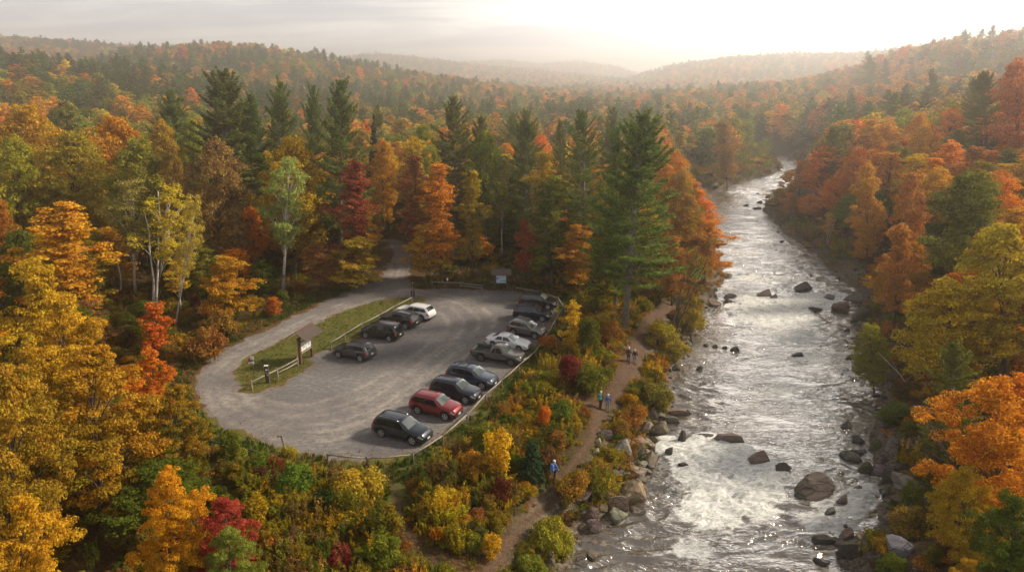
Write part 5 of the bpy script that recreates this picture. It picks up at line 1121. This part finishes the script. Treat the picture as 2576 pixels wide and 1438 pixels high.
    for side in (1, -1):
        for q, (a, b) in enumerate(cuts):
            first, last = q == 0, q == len(cuts)-1
            fa = (lambda s, a=a, f=first: a+(.05*s*s if f else 0)) if kind != 'sedan' or not first else (lambda s, a=a: a+.07*s)
            fb = lambda s, b=b, l=last: b-(((.115 if kind in ('suv', 'van') else .095) if kind != 'truck' else .06)*s if l else 0)
            patch('side_window', fa, fb, 4.10, 4.86, .010, M[glass], side, 6, 3)
        # doors with handles
        dc = {'suv': [(.25, .42), (.425, .68)], 'van': [(.235, .455), (.46, .72)], 'sedan': [(.27, .445), (.45, .68)], 'truck': [(.425, .50), (.505, .70)]}[kind]
        for a, b in dc:
            d = patch('door', a+.003, b-.003, 1.05, 3.93, .006, pm, side, 8, 5)
            p = Vector(surf(a+.028, 3.35, .03, side)); hb = MB(); hb.box(p, (.17, .035, .035)); hb.build('handle', M['chrome'] if rimm == 'rim' else pm, d)
        # wheels
        for wn in (w1, w2):
            x = (wn-.5)*Lg; y = side*(hw-.115); tb = MB(); prof = [(-.10*side, R_*.70), (-.115*side, R_*.90), (-.085*side, R_), (.085*side, R_), (.115*side, R_*.90), (.10*side, R_*.72)]
            for a in range(28):
                for yy, rr in prof: tb.v.append((rr*math.cos(a*math.pi/14), yy, rr*math.sin(a*math.pi/14)))
            for a in range(28):
                for b in range(5): i0 = a*6+b; i1 = ((a+1) % 28)*6+b; tb.f.append((i0, i0+1, i1+1, i1)); tb.m.append(0)
            tb.f.append(tuple(a*6 for a in range(28))); tb.m.append(0)
            wo = tb.build('wheel', M['tyre'], T, True); wo.location = (x, y, R_)
            rb = MB(); yo = side*.085; ri = R_*.72
            for a in range(28):
                for rr, dy in ((ri, .012), (ri*.88, .012), (ri*.84, -.03)): rb.v.append((rr*math.cos(a*math.pi/14), yo+side*dy, rr*math.sin(a*math.pi/14)))
            for a in range(28):
                for b in range(2): i0 = a*3+b; i1 = ((a+1) % 28)*3+b; rb.f.append((i0, i0+1, i1+1, i1)); rb.m.append(0)
            b0 = len(rb.v); 
            rb.f.append(tuple(a*3+2 for a in range(28))); rb.m.append(1)
            for sp_ in range(5):
                a = sp_*2*math.pi/5+.3; c_, s_ = math.cos(a), math.sin(a); px, pz = -s_, c_
                q = [(c_*ri*.12+px*ri*.13, s_*ri*.12+pz*ri*.13), (c_*ri*.12-px*ri*.13, s_*ri*.12-pz*ri*.13), (c_*ri*.9-px*ri*.2, s_*ri*.9-pz*ri*.2), (c_*ri*.9+px*ri*.2, s_*ri*.9+pz*ri*.2)]
                rb.quad(*[(X_, yo+side*.004, Z_) for X_, Z_ in q])
            rb.build('rim', [M[rimm], M['black']], wo)
        # lamps
        patch('headlight', lambda s: .905+.02*s, lambda s: .992, 2.7, 3.85, .02, M['headlamp'], side, 5, 2)
        if kind == 'truck': patch('taillight', .003, .024, 2.5, 3.9, .012, M['taillamp'], side, 2, 3)
        else: patch('taillight', .002, (lambda s: .05+.03*s) if kind != 'van' else .04, 2.7 if kind != 'van' else 2.5, 3.95, .022, M['taillamp'], side, 4, 3)
        # mirror
        p = Vector(surf(sh[1]-.075 if kind != 'van' else sh[1]-.10, 4.05, .0, side)); mb = MB(); mb.box((p.x, p.y+side*.10, p.z+.06), (.10, .20, .14), rz=side*.2, taper=.8); mb.box((p.x, p.y+side*.01, p.z+.01), (.06, .12, .04)); mb.build('mirror', pm, T)
    # windscreen, rear window
    patch('windshield', lambda s: sh[0]+.012, lambda s: sh[1]-.012, 6.02, 8.0, .012, M[shield or 'shield'], 1, 7, 4, True)
    patch('rear_window', lambda s: bk[0]+(.006 if kind != 'truck' else 0), lambda s: bk[1]-.006, 6.15, 8.0, .012, M[glass], 1, 6, 4, True)
    # grille, number plates, lower trim: on the real front and rear faces
    fz = sinterp(S['top'], 1)*hsc
    g = MB(); g.box((.5*Lg-.012, 0, zs+.34 if kind != 'truck' else .78), (.05, Wd*.50, .16 if kind != 'truck' else .24)); gr = g.build('grille', M['black'], T)
    g = MB(); g.box((.5*Lg+.012, 0, (zs+.40 if kind != 'truck' else .86)), (.03, Wd*.46, .022)); g.build('chrome_bar', M['chrome'], gr)
    MB().box((.5*Lg+.02, 0, zs+.20 if kind != 'truck' else .60), (.02, .34, .15)).build('number_plate', M['plate'], T)
    pz = .66 if kind == 'van' else .72 if kind == 'suv' else .62; MB().box((-.5*Lg-.012, 0, pz), (.03, .34, .15)).build('number_plate', M['plate'], T)
    MB().box((.5*Lg-.07, 0, zs+.04), (.16, Wd*.72, .13), taper=.92).box((-.5*Lg+.05, 0, zs+.12), (.16, Wd*.80, .15)).build('bumper_trim', M['chrome'] if kind == 'truck' else M['black'], T)
    if S['rails'] and rails is not False:
        for side in (1, -1):
            pts = [Vector(surf(x_, 6.05, .045 if 0 < i_ < 4 else .0, side)) for i_, x_ in enumerate((.13, .17, .33, .49, .535))]
            MB().tube(pts, .022, 6).build('roof_rail', M[rails or 'black'], T, True)
    if crossbars:
        for x_ in (.24, .42):
            p = surf(x_, 6.0, .07); MB().box((p[0], 0, p[2]+.02), (.06, abs(p[1])*2.05, .03)).build('crossbar', M['black'], T)
    p = surf(.155 if kind != 'sedan' else .36, 8.0, .0); MB().tube([(p[0], 0, p[2]-.01), (p[0]-.05, 0, p[2]+.04), (p[0]-.14, 0, p[2]+.055)], [.04, .03, .008], 6).build('aerial', M['black'], T, True)
    tag(T, label, cat, 'cars parked in the gravel lot'); return T
PT = dict(blacknavy=paint('paint_black_navy', (.016, .024, .036), .6), red=paint('paint_dark_red', (.20, .010, .014), .5), navy=paint('paint_navy', (.016, .020, .038), .6), blue=paint('paint_slate_blue', (.042, .058, .092), .5),
          taupe=paint('paint_taupe', (.105, .094, .084), .6), white=paint('paint_white', (.72, .72, .73), .0), silver=paint('paint_warm_grey', (.20, .19, .175), .7), darkblue=paint('paint_dark_blue', (.012, .022, .05), .5),
          black=paint('paint_black', (.012, .012, .014), .4), grey=paint('paint_steel_grey', (.085, .088, .105), .7), charcoal=paint('paint_charcoal', (.045, .042, .045), .6))
def park(kind, name, cat, rear, front, near_side, pm, label, **kw):
    """near_side: +1 when the wheels seen are the vehicle's left, -1 the right"""
    a = Vector(G(*rear)); b = Vector(G(*front)); d = b-a; rz = math.atan2(d.y, d.x); S = SPEC[kind]
    wb = (S['wheels'][1]-S['wheels'][0])*S['L']; Ls = max(.93, min(1.06, d.length/wb)); c = (a+b)/2; off = S['wheels'][0]+S['wheels'][1]; shift = (off/2-.5)*S['L']*Ls
    fwd = Vector((math.cos(rz), math.sin(rz))); lat = Vector((-fwd.y, fwd.x)); c = c-lat*near_side*(S['W']/2-.12)-fwd*shift
    return vehicle(kind, name, cat, (c.x, c.y, .012), rz, PT[pm], label, Ls=Ls, **kw)
park('suv', 'suv', 'suv', (961.1,1099), (1038.1,1119), -1, 'blacknavy', 'black navy SUV with chrome rails nearest the viewer at the front fence', rails='chrome', wr=1.03)
park('suv', 'suv', 'suv', (1051.7,1041), (1120.5,1057), -1, 'red', 'dark red SUV parked between two dark ones', rails=False)
park('suv', 'suv', 'suv', (1102,1001), (1171.5,1015.5), -1, 'navy', 'dark navy SUV directly above the red one', rails=False, roofm=None)
park('suv', 'suv', 'suv', (1143,965), (1213,979), -1, 'blue', 'slate blue SUV with roof rack bars', crossbars=True, rails='black')
park('truck', 'pickup_truck', 'pickup truck', (1209.8,908), (1285.3,921), -1, 'taupe', 'taupe grey pickup truck with an open dark bed', hsc=1.0, rimm='darkrim')
park('sedan', 'sedan', 'car', (1239,873), (1306.6,884.5), -1, 'white', 'white sedan between the pickup and the warm grey SUV', hsc=1.0)
park('suv', 'suv', 'suv', (1292,843.5), (1345.6,853), -1, 'silver', 'warm grey SUV above the white sedan', rails='chrome')
park('suv', 'suv', 'suv', (1308.3,804.5), (1363.9,809), -1, 'darkblue', 'dark blue SUV second from the top of the right row', rails='black')
park('suv', 'suv', 'suv', (1323,773.5), (1378.5,779), -1, 'black', 'black SUV at the far top of the right row', rails='black')
park('suv', 'suv', 'suv', (907.2,909.5), (853,900), 1, 'grey', 'steel grey SUV parked alone nearest the notice shelter', rails=False, hsc=1.0)
park('van', 'minivan', 'minivan', (979.8,858.5), (920.8,850), 1, 'black', 'long black minivan in the left row')
park('suv', 'suv', 'suv', (1022.2,827.5), (967,816.5), 1, 'charcoal', 'charcoal SUV between the black minivan and the white SUV', rails='black')
park('suv', 'suv', 'suv', (1062,808), (1008,798), 1, 'white', 'white SUV at the top of the left row', rails=False, hsc=1.0)
# ================================================================== FENCES
def fence(pix, label, mat_post, mat_rail, ph=.95, rails=((.80, 1),), z0=None, gaps=(), postw=.17, low_rail=(), lift={}):
    P = [Vector((*G(u, v), 0)) for u, v in pix]; P = [Vector((p.x, p.y, Z(p.x, p.y))) for p in P]
    T = empty('log_fence', P[0]); B = P[0]
    for i, p in enumerate(P):
        q = p-B; mb = MB(); h_ = ph*lift.get(i, 1)*random.uniform(.95, 1.05); mb.tube([q+Vector((0, 0, -.3)), q+Vector((0, 0, h_*.5)), q+Vector((random.uniform(-.03, .03), random.uniform(-.03, .03), h_))], [postw/2, postw/2, postw/2*.9], 7); mb.build('post', M[mat_post], T)
    for i in range(len(P)-1):
        if i in gaps: continue
        a, b = P[i]-B, P[i+1]-B
        for h_, always in rails+(((.42, 1),) if i in low_rail else ()):
            mb = MB(); m_ = (a+b)/2+Vector((0, 0, h_*ph/.95-.03)); e = (b-a).normalized()*.08
            mb.tube([a-e+Vector((0, 0, h_*ph/.95+random.uniform(-.02, .02))), m_+Vector((0, 0, random.uniform(-.02, .03))), b+e+Vector((0, 0, h_*ph/.95+random.uniform(-.02, .02)))], [.062, .07, .055], 6); mb.build('rail', M[mat_rail], T, True)
    return tag(T, label, 'fence')
fence([(826,1168),(926,1178),(1040,1167),(1115,1118),(1176,1064),(1222,1012),(1263,976),(1305,938),(1348,900),(1376,858),(1396,822),(1412,795)], 'long pale log fence curving behind the right row of cars', 'post', 'fence', ph=1.0)
fence([(1299,738),(1352,748),(1404,765),(1420,790)], 'thin log fence behind the black SUV at the top of the row', 'post', 'fence', ph=1.0, postw=.13)
fence([(1087,722),(1158,724),(1213,731)], 'pale two span log fence left of the map board', 'post', 'fence', ph=.9, low_rail=(1,))
fence([(833,877),(868,856),(912,828),(955,807),(990,786),(1036,762)], 'log fence on the grass island behind the left row of cars', 'fence', 'fence', ph=.9, postw=.15)
fence([(634,980),(699,948),(750,920)], 'short log fence on the grass tip before the notice shelter', 'fence', 'fence', ph=.95, low_rail=(1,))
fence([(515,1122),(533,1124),(600,1138),(704,1165)], 'broken dark rail fence at the lower left end of the lot', 'fencedark', 'fencedark', ph=.75, rails=((.62, 1),))
# ================================================================== SHELTERS, SIGNS, POSTS
def shelter(loc, rz, w, hpost, roofd, roofmat, label, panels, board_z, board_h, wood, ridge=.55, over=.55):
    T = empty('notice_shelter', loc, rz)
    for s in (-1, 1):
        MB().box((s*w/2, 0, hpost/2-.1), (.24, .24, hpost+.2)).build('post', M[wood], T)
    for s in (-1, 1):
        mb = MB(); n = 9; hw = w/2+over
        a = math.atan2(ridge, roofd)
        for k in range(n):   # courses of shingle
            t0, t1 = k/n, (k+1)/n; y0, y1 = s*roofd*t0, s*roofd*(t1+.03); z0, z1 = hpost+ridge*(1-t0), hpost+ridge*(1-t1-.03); lift_ = .035
            mb.v += [(-hw, y0, z0), (hw, y0, z0), (hw, y1, z1+lift_), (-hw, y1, z1+lift_), (-hw, y0, z0-.05), (hw, y0, z0-.05), (hw, y1, z1-.03), (-hw, y1, z1-.03)]; b = len(mb.v)-8
            for f in ((0, 1, 2, 3), (7, 6, 5, 4), (2, 6, 7, 3), (0, 3, 7, 4), (1, 5, 6, 2)): mb.f.append(tuple(b+i for i in (f if s < 0 else f[::-1]))); mb.m.append(0)
        mb.build('roof_slope', M[roofmat], T)
    MB().box((0, 0, hpost+ridge+.02), (w+2*over, .16, .07)).build('ridge_board', M[wood], T)
    MB().box((0, 0, hpost-.09), (w+.5, .16, .18)).build('beam', M[wood], T)
    bd = MB().box((0, 0, board_z), (w-.24, .09, board_h)).build('board', M['kioskwood'] if wood != 'fencedark' else M[wood], T)
    MB().box((0, -.03, board_z-board_h/2-.08), (w-.24, .2, .12)).build('shelf', M['fence'] if wood == 'kioskwood' else M[wood], T)
    for (cx, cw, mat, ink) in panels:
        p = MB().box((cx, -.06, board_z), (cw, .03, board_h-.12)).build('notice', mat, bd)
        for (ox, oz, dx, dz, im) in ink: MB().box((cx+ox, -.078, board_z+oz), (dx, .008, dz)).build('printed_block', im, p)
    return tag(T, label, 'shelter')
a = Vector(G(757, 915)); b = Vector(G(786, 896)); c_ = (a+b)/2; an = math.atan2((b-a).y, (b-a).x)
grey_ink = simple('notice_ink', (.35, .38, .36), .7); green_ink = simple('map_green', (.20, .36, .22), .6); sky_ink = simple('map_blue', (.50, .62, .80), .5); blue_ink = simple('map_ink', (.20, .28, .50), .6)
shelter((c_.x, c_.y, 0), an, (b-a).length*.98, 2.8, 1.2, 'shingle', 'brown wooden notice shelter with a shingle roof on the island', [(-.36*(b-a).length*.62, .42*(b-a).length, M['paper'], [(-.1, .12, .35, .2, green_ink), (.1, -.15, .3, .16, grey_ink)]), (.36*(b-a).length*.62, .42*(b-a).length, M['paper'], [(0, .15, .4, .1, grey_ink), (.05, -.12, .3, .2, grey_ink)])], 1.75, 1.1, 'kioskwood', ridge=.75)
a = Vector(G(1246, 728)); b = Vector(G(1276, 728)); c_ = (a+b)/2; wl = (b-a).length
shelter((c_.x, c_.y, 0), 0.02, wl, 2.35, .95, 'shingledark', 'dark roofed map board shelter at the back of the lot', [(0, wl*.80, sky_ink, [(-.45, .1, .35, .22, blue_ink), (.35, -.25, .6, .18, green_ink), (-.1, -.28, .25, .14, green_ink)])], 1.5, 1.15, 'fencedark', ridge=.6)
def signpost(u, v, h_, label, parts, r_=.04, mat='fencedark', name='trail_sign'):
    x, y = G(u, v); T = empty(name, (x, y, Z(x, y))); MB().tube([(0, 0, -.3), (0, 0, h_)], r_, 8).build('post', M[mat], T)
    for (nm, c, d, rz, m_) in parts: MB().box(c, d, rz=rz).build(nm, M[m_] if isinstance(m_, str) else m_, T)
    return tag(T, label, 'sign')
signpost(640, 952, 2.35, 'tall thin trail sign with white blue and red plates', [('sign_plate', (.02,-.06,2.18), (.30,.03,.34), 0, 'white'), ('sign_plate', (.02,-.06,1.92), (.30,.03,.14), 0, 'blue'), ('sign_plate', (.02,-.06,1.70), (.28,.03,.24), 0, 'white'), ('sign_plate', (-.26,-.05,1.95), (.22,.03,.38), .35, 'red'), ('sign_plate', (-.27,-.06,1.68), (.2,.03,.16), .35, 'white')])
x, y = G(674, 962); T = empty('marker_post', (x, y, 0), .15); MB().box((0, 0, .82), (.34, .26, 1.84), taper=.95).build('post', M['fencedark'], T); MB().box((0, 0, 1.76), (.36, .28, .05)).build('cap', M['paper'], T)
for (cx, cz, dx, dz) in ((.02, 1.38, .18, .14), (.0, 1.05, .08, .06), (.05, .86, .09, .05)): MB().box((cx, -.14, cz), (dx, .02, dz)).build('marking', M['white'], T)
tag(T, 'thick dark marker post with small white marks on the grass tip', 'post')
x, y = G(722, 1150); T = empty('leaning_post', (x, y, Z(x, y))); MB().tube([(0, 0, -.2), (-.08, 0, .9), (-.26, 0, 1.85)], [.09, .085, .08], 8).build('post', M['post'], T); MB().box((-.36, 0, 1.86), (.42, .16, .09), ry=-.05).build('crosspiece', M['post'], T)
tag(T, 'leaning grey post with a short crosspiece at the front of the lot', 'post')
x, y = G(1039, 748); T = empty('gate_post', (x, y, 0)); MB().tube([(0, 0, -.2), (0, 0, 2.0)], .045, 8).build('pole', M['post'], T); MB().tube([(.12, .05, -.2), (.10, .05, 1.5)], .03, 6).build('pole', M['fencedark'], T)
for sx in (-.16, .17): MB().box((sx, -.05, .55), (.16, .14, .85), taper=.9).build('sleeve', M['black'], T)
MB().box((0, 0, 2.02), (.10, .10, .08)).build('cap', M['white'], T)
tag(T, 'thin gate post with black sleeves at the top corner of the island', 'post')
signpost(1088, 712, 1.5, 'small sign with a pale green round plate behind the back fence', [('sign_plate', (0, -.05, 1.42), (.22, .03, .26), 0, simple('pale_green_plate', (.35, .62, .50), .5))], .03)
signpost(1076, 708, 1.4, 'little white arrow plate left of the pale green sign', [('sign_plate', (0, -.05, 1.4), (.34, .03, .12), 0, 'white')], .025)
signpost(1126, 716, .9, 'low white marker behind the pale log fence', [('sign_plate', (0, -.05, .80), (.22, .03, .40), .2, 'white')], .03)
# ================================================================== PEOPLE
SK = simple('skin', (.45, .27, .19), .6)
def person(u, v, hgt, facing, cloth, label, pose=0, hat=None, pack=None, pole=False, zt=None):
    x, y, z = GT(u, v); T = empty('person', (x, y, z), facing); s = hgt/1.75
    def skin(name, verts, edges, rad, mat, root=0):
        me = bpy.data.meshes.new(name); me.from_pydata([tuple(Vector(p)*s) for p in verts], edges, []); o = link(name, me, T); me.materials.append(mat)
        md = o.modifiers.new('skin', 'SKIN'); md.use_smooth_shade = True
        for i, r_ in enumerate(rad):
            q = me.skin_vertices[0].data[i]; r_ = r_ if hasattr(r_, '__len__') else (r_, r_); q.radius = (r_[0]*s, r_[1]*s); q.use_root = i == root
        o.modifiers.new('sub', 'SUBSURF').levels = 1; o.modifiers['sub'].render_levels = 2; return o
    st_ = .22 if pose == 0 else .14; ar = .18
    # facing +x ; y is to the side
    J = [(0,0,.98),(0,0,1.18),(0.01,0,1.38),(0.02,0,1.50),(.03,0,1.60),(.03,0,1.70),
         (0,.10,.92),(st_*.5,.10,.50),(st_*.55,.10,.08),(st_*.55+.13,.10,.04),
         (0,-.10,.92),(-.02,-.10,.50),(-st_*1.1,-.10,.10),(-st_*1.1+.12,-.10,.04),
         (0,.19,1.42),(-.05,.25,1.15),(.08,.25,.92),(.11,.25,.84),
         (0,-.19,1.42),(.02,-.25,1.15),(.20,-.25,.98),(.26,-.25,.94)]
    E_ = [(0,1),(1,2),(2,3),(3,4),(4,5),(0,6),(6,7),(7,8),(8,9),(0,10),(10,11),(11,12),(12,13),(2,14),(14,15),(15,16),(16,17),(2,18),(18,19),(19,20),(20,21)]
    Rd = [.13,.12,.13,.055,(.085,.10),(.075,.085),.085,.06,.042,.035,.085,.06,.042,.035,.055,.042,.034,.028,.055,.042,.034,.028]
    # fingers and thumb on each hand
    for hi, sy in ((17, 1), (21, -1)):
        hx, hy, hz = J[hi]
        for f_, (dx, dl) in enumerate(((-.027, .068), (-.009, .078), (.009, .074), (.027, .06))):
            J += [(hx+dx, hy+.004*sy, hz-.045), (hx+dx+.012, hy-.006*sy, hz-.045-dl*.6)]; n_ = len(J); E_ += [(hi, n_-2), (n_-2, n_-1)]; Rd += [.010, .008]
        J += [(hx+.045, hy-.02*sy, hz-.02), (hx+.06, hy-.03*sy, hz-.06)]; n_ = len(J); E_ += [(hi, n_-2), (n_-2, n_-1)]; Rd += [.012, .009]
    # nose
    J += [(.03+.105, 0, 1.62)]; E_ += [(4, len(J)-1)]; Rd += [.012]
    skin('body', J, E_, Rd, SK)
    C = lambda idx, gro: ([J[i] for i in idx], gro)
    jk = [0,1,2,3,14,15,16,18,19,20]; mp_ = {k_: i for i, k_ in enumerate(jk)}; je = [(mp_[a], mp_[b]) for a, b in E_ if a in mp_ and b in mp_]
    skin('jacket', [J[i] for i in jk], je, [.155,.15,.16,.085,.075,.062,.05,.075,.062,.05], cloth[0], 2)
    tk = [0,6,7,8,10,11,12]; mp_ = {k_: i for i, k_ in enumerate(tk)}; te = [(mp_[a], mp_[b]) for a, b in E_ if a in mp_ and b in mp_]
    skin('trousers', [J[i] for i in tk], te, [.145,.105,.078,.062,.105,.078,.062], cloth[1], 0)
    for fj in (8, 12):
        fx, fy, fz = J[fj]; MB().box(((fx+.05)*s, fy*s, .05*s), (.28*s, .10*s, .10*s), taper=.7).build('shoe', M['black'], T)
    hx = .03*s; hb = MB(); n_ = 12
    for k_ in range(5):
        for a in range(n_): ph = k_/4*math.pi/2; rr = .112*s*math.cos(ph)**.6; hb.v.append((hx-.015*s+rr*math.cos(a*2*math.pi/n_), rr*.95*math.sin(a*2*math.pi/n_), 1.665*s+.115*s*math.sin(ph)))
    for k_ in range(4):
        for a in range(n_): hb.f.append((k_*n_+a, k_*n_+(a+1) % n_, (k_+1)*n_+(a+1) % n_, (k_+1)*n_+a)); hb.m.append(0)
    hb.build('cap' if hat else 'hair', hat or M['bark'], T, True)
    if pack:
        p = MB(); p.box((-.24*s, 0, 1.24*s), (.22*s, .34*s, .50*s), taper=.82); p.box((-.26*s, 0, 1.52*s), (.17*s, .28*s, .10*s)); bo = p.build('backpack', pack, T); bo.modifiers.new('b', 'BEVEL').width = .04*s
    if pole: MB().tube([(.27*s, -.25*s, 1.0*s), (.42*s, -.27*s, .0)], .012, 6).build('walking_pole', M['post'], T)
    return tag(T, label, 'person')
cl_ = lambda n, c: simple(n, c, .85, nscale=20, namp=.15)
navy = cl_('navy_cloth', (.012, .018, .045)); blk = cl_('black_cloth', (.016, .016, .02)); blu = cl_('blue_cloth', (.035, .11, .42)); lbl = cl_('pale_blue_cloth', (.09, .2, .5)); tea = cl_('teal_cloth', (.03, .25, .19)); ltg = cl_('grey_cloth', (.22, .22, .23)); wht = cl_('white_cap', (.62, .62, .60)); grn = cl_('dark_green_cloth', (.02, .08, .05))
up_ = R(78)
person(1580, 914, 1.75, up_, (navy, navy), 'person in dark navy clothes on the left of the far pair', hat=wht)
person(1596, 915, 1.62, up_, (blk, ltg), 'person in a black top and grey trousers on the right of the far pair', pose=1, hat=wht)
person(1510, 1028, 1.68, R(60), (grn, blk), 'hiker in dark clothes carrying a teal green backpack', hat=wht, pack=tea)
person(1528, 1036, 1.72, R(80), (blu, ltg), 'walker in a bright blue jacket and grey trousers with a pole', pose=1, hat=wht, pole=True)
person(1393, 1222, 1.75, R(50), (blu, navy), 'lone walker in a blue jacket with a pale blue backpack', hat=wht, pack=lbl)
print('T e_things', round(time.time()-_t0, 1))
# ================================================================== SKY, SUN, AIR, CAMERA
SUN_AZ = R(76); SUN_EL = R(35)   # azimuth measured to the right of the view direction
sv = Vector((math.sin(SUN_AZ)*math.cos(SUN_EL), math.cos(SUN_AZ)*math.cos(SUN_EL), math.sin(SUN_EL)))
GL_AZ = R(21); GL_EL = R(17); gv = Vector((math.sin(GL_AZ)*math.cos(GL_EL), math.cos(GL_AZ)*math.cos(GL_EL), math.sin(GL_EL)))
w = bpy.data.worlds.new('World'); sc.world = w; w.use_nodes = True; nt = w.node_tree; nt.nodes.clear()
out = N(nt, 'ShaderNodeOutputWorld'); bg1 = N(nt, 'ShaderNodeBackground'); bg2 = N(nt, 'ShaderNodeBackground'); ms = N(nt, 'ShaderNodeMixShader')
sky = N(nt, 'ShaderNodeTexSky', sky_type='NISHITA', sun_disc=False, sun_elevation=SUN_EL, sun_rotation=SUN_AZ, air_density=1.2, dust_density=3.0)
L(nt, sky.outputs[0], bg1.inputs[0]); bg1.inputs[1].default_value = .10
tc = N(nt, 'ShaderNodeTexCoord'); dirn = tc.outputs['Generated']
sp = N(nt, 'ShaderNodeSeparateXYZ'); L(nt, dirn, sp.inputs[0])
# cloud deck: the direction carried up to a flat layer, so that the streaks flatten towards the horizon
zc = math_(nt, 'MAXIMUM', math_(nt, 'ADD', sp.outputs['Z'], .10), .05)
cb = N(nt, 'ShaderNodeCombineXYZ'); L(nt, math_(nt, 'DIVIDE', sp.outputs['X'], zc), cb.inputs[0]); L(nt, math_(nt, 'DIVIDE', sp.outputs['Y'], zc), cb.inputs[1])
mp = N(nt, 'ShaderNodeMapping'); mp.inputs['Rotation'].default_value = (0, 0, R(12)); mp.inputs['Scale'].default_value = (.42, 1.05, 1); L(nt, cb.outputs[0], mp.inputs[0])
cn = noise(nt, 1.0, 6, mp.outputs[0], .52, .5); cn2 = noise(nt, .35, 3, mp.outputs[0])
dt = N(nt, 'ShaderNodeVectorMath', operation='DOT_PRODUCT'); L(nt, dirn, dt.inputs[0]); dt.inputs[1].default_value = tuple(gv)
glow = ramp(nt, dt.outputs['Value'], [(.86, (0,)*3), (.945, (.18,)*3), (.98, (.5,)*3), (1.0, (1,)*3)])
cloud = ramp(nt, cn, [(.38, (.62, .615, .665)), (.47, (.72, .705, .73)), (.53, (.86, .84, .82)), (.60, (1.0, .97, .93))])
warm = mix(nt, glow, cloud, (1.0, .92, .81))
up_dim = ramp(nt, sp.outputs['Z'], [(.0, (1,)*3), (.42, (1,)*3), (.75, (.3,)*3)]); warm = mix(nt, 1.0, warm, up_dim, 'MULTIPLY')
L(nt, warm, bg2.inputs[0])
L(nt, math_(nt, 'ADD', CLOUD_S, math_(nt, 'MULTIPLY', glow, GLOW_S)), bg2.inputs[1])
ms.inputs[0].default_value = .93
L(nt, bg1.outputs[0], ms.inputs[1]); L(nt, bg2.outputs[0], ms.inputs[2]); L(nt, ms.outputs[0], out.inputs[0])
w.cycles.sampling_method = 'MANUAL'; w.cycles.sample_map_resolution = 512
sl_ = bpy.data.lights.new('sun', 'SUN'); sl_.energy = SUN_S; sl_.angle = R(8); sl_.color = (1.0, .86, .68)
so = bpy.data.objects.new('sun', sl_); COL.objects.link(so); so.rotation_euler = (-sv).to_track_quat('-Z', 'Y').to_euler(); so.location = (60, 60, 150)
# haze
hm, nt, out = newmat('haze_air'); pv = N(nt, 'ShaderNodeVolumePrincipled'); pv.inputs['Color'].default_value = (.96, .93, .89, 1); pv.inputs['Density'].default_value = HAZE_D; pv.inputs['Anisotropy'].default_value = .85
L(nt, pv.outputs[0], out.inputs['Volume'])
topz = max(float(GZ.max())+22, 70.0); lowz = float(GZ.min())-1.5
MB().box((0, 2150, (topz+lowz)/2), (7600, 4600, topz-lowz)).build('haze', hm)
tag(bpy.data.objects['haze'], kind='stuff')
cam = bpy.data.cameras.new('camera'); co = bpy.data.objects.new('camera', cam); COL.objects.link(co); sc.camera = co
cam.sensor_width = 36; cam.lens = 36*F/2576; cam.clip_end = 20000; cam.clip_start = .5
co.location = (0, 0, H); co.rotation_euler = (math.pi/2-PITCH, 0, 0)
sc.view_settings.view_transform = 'Standard'; sc.view_settings.look = 'None'; sc.view_settings.gamma = 1; sc.view_settings.exposure = EXPO; sc.view_settings.use_curve_mapping = False
cy = sc.cycles; cy.max_bounces = 6; cy.diffuse_bounces = 3; cy.glossy_bounces = 3; cy.transmission_bounces = 3; cy.volume_bounces = 2; cy.transparent_max_bounces = 4
cy.use_denoising = True; cy.denoiser = 'OPENIMAGEDENOISE'; cy.caustics_reflective = False; cy.caustics_refractive = False; cy.use_adaptive_sampling = True; cy.adaptive_threshold = .02
try: cy.sample_clamp_indirect = 4.0
except Exception: pass
print('T f_world', round(time.time()-_t0, 1))
# labels stay within sixteen words: drop articles from any that run over sixteen
for o in sc.objects:
    l_ = o.get('label')
    while l_ and len(l_.split()) > 16 and ' the ' in l_: l_ = l_.replace(' the ', ' ', 1)
    if l_ and l_ != o['label']: o['label'] = l_
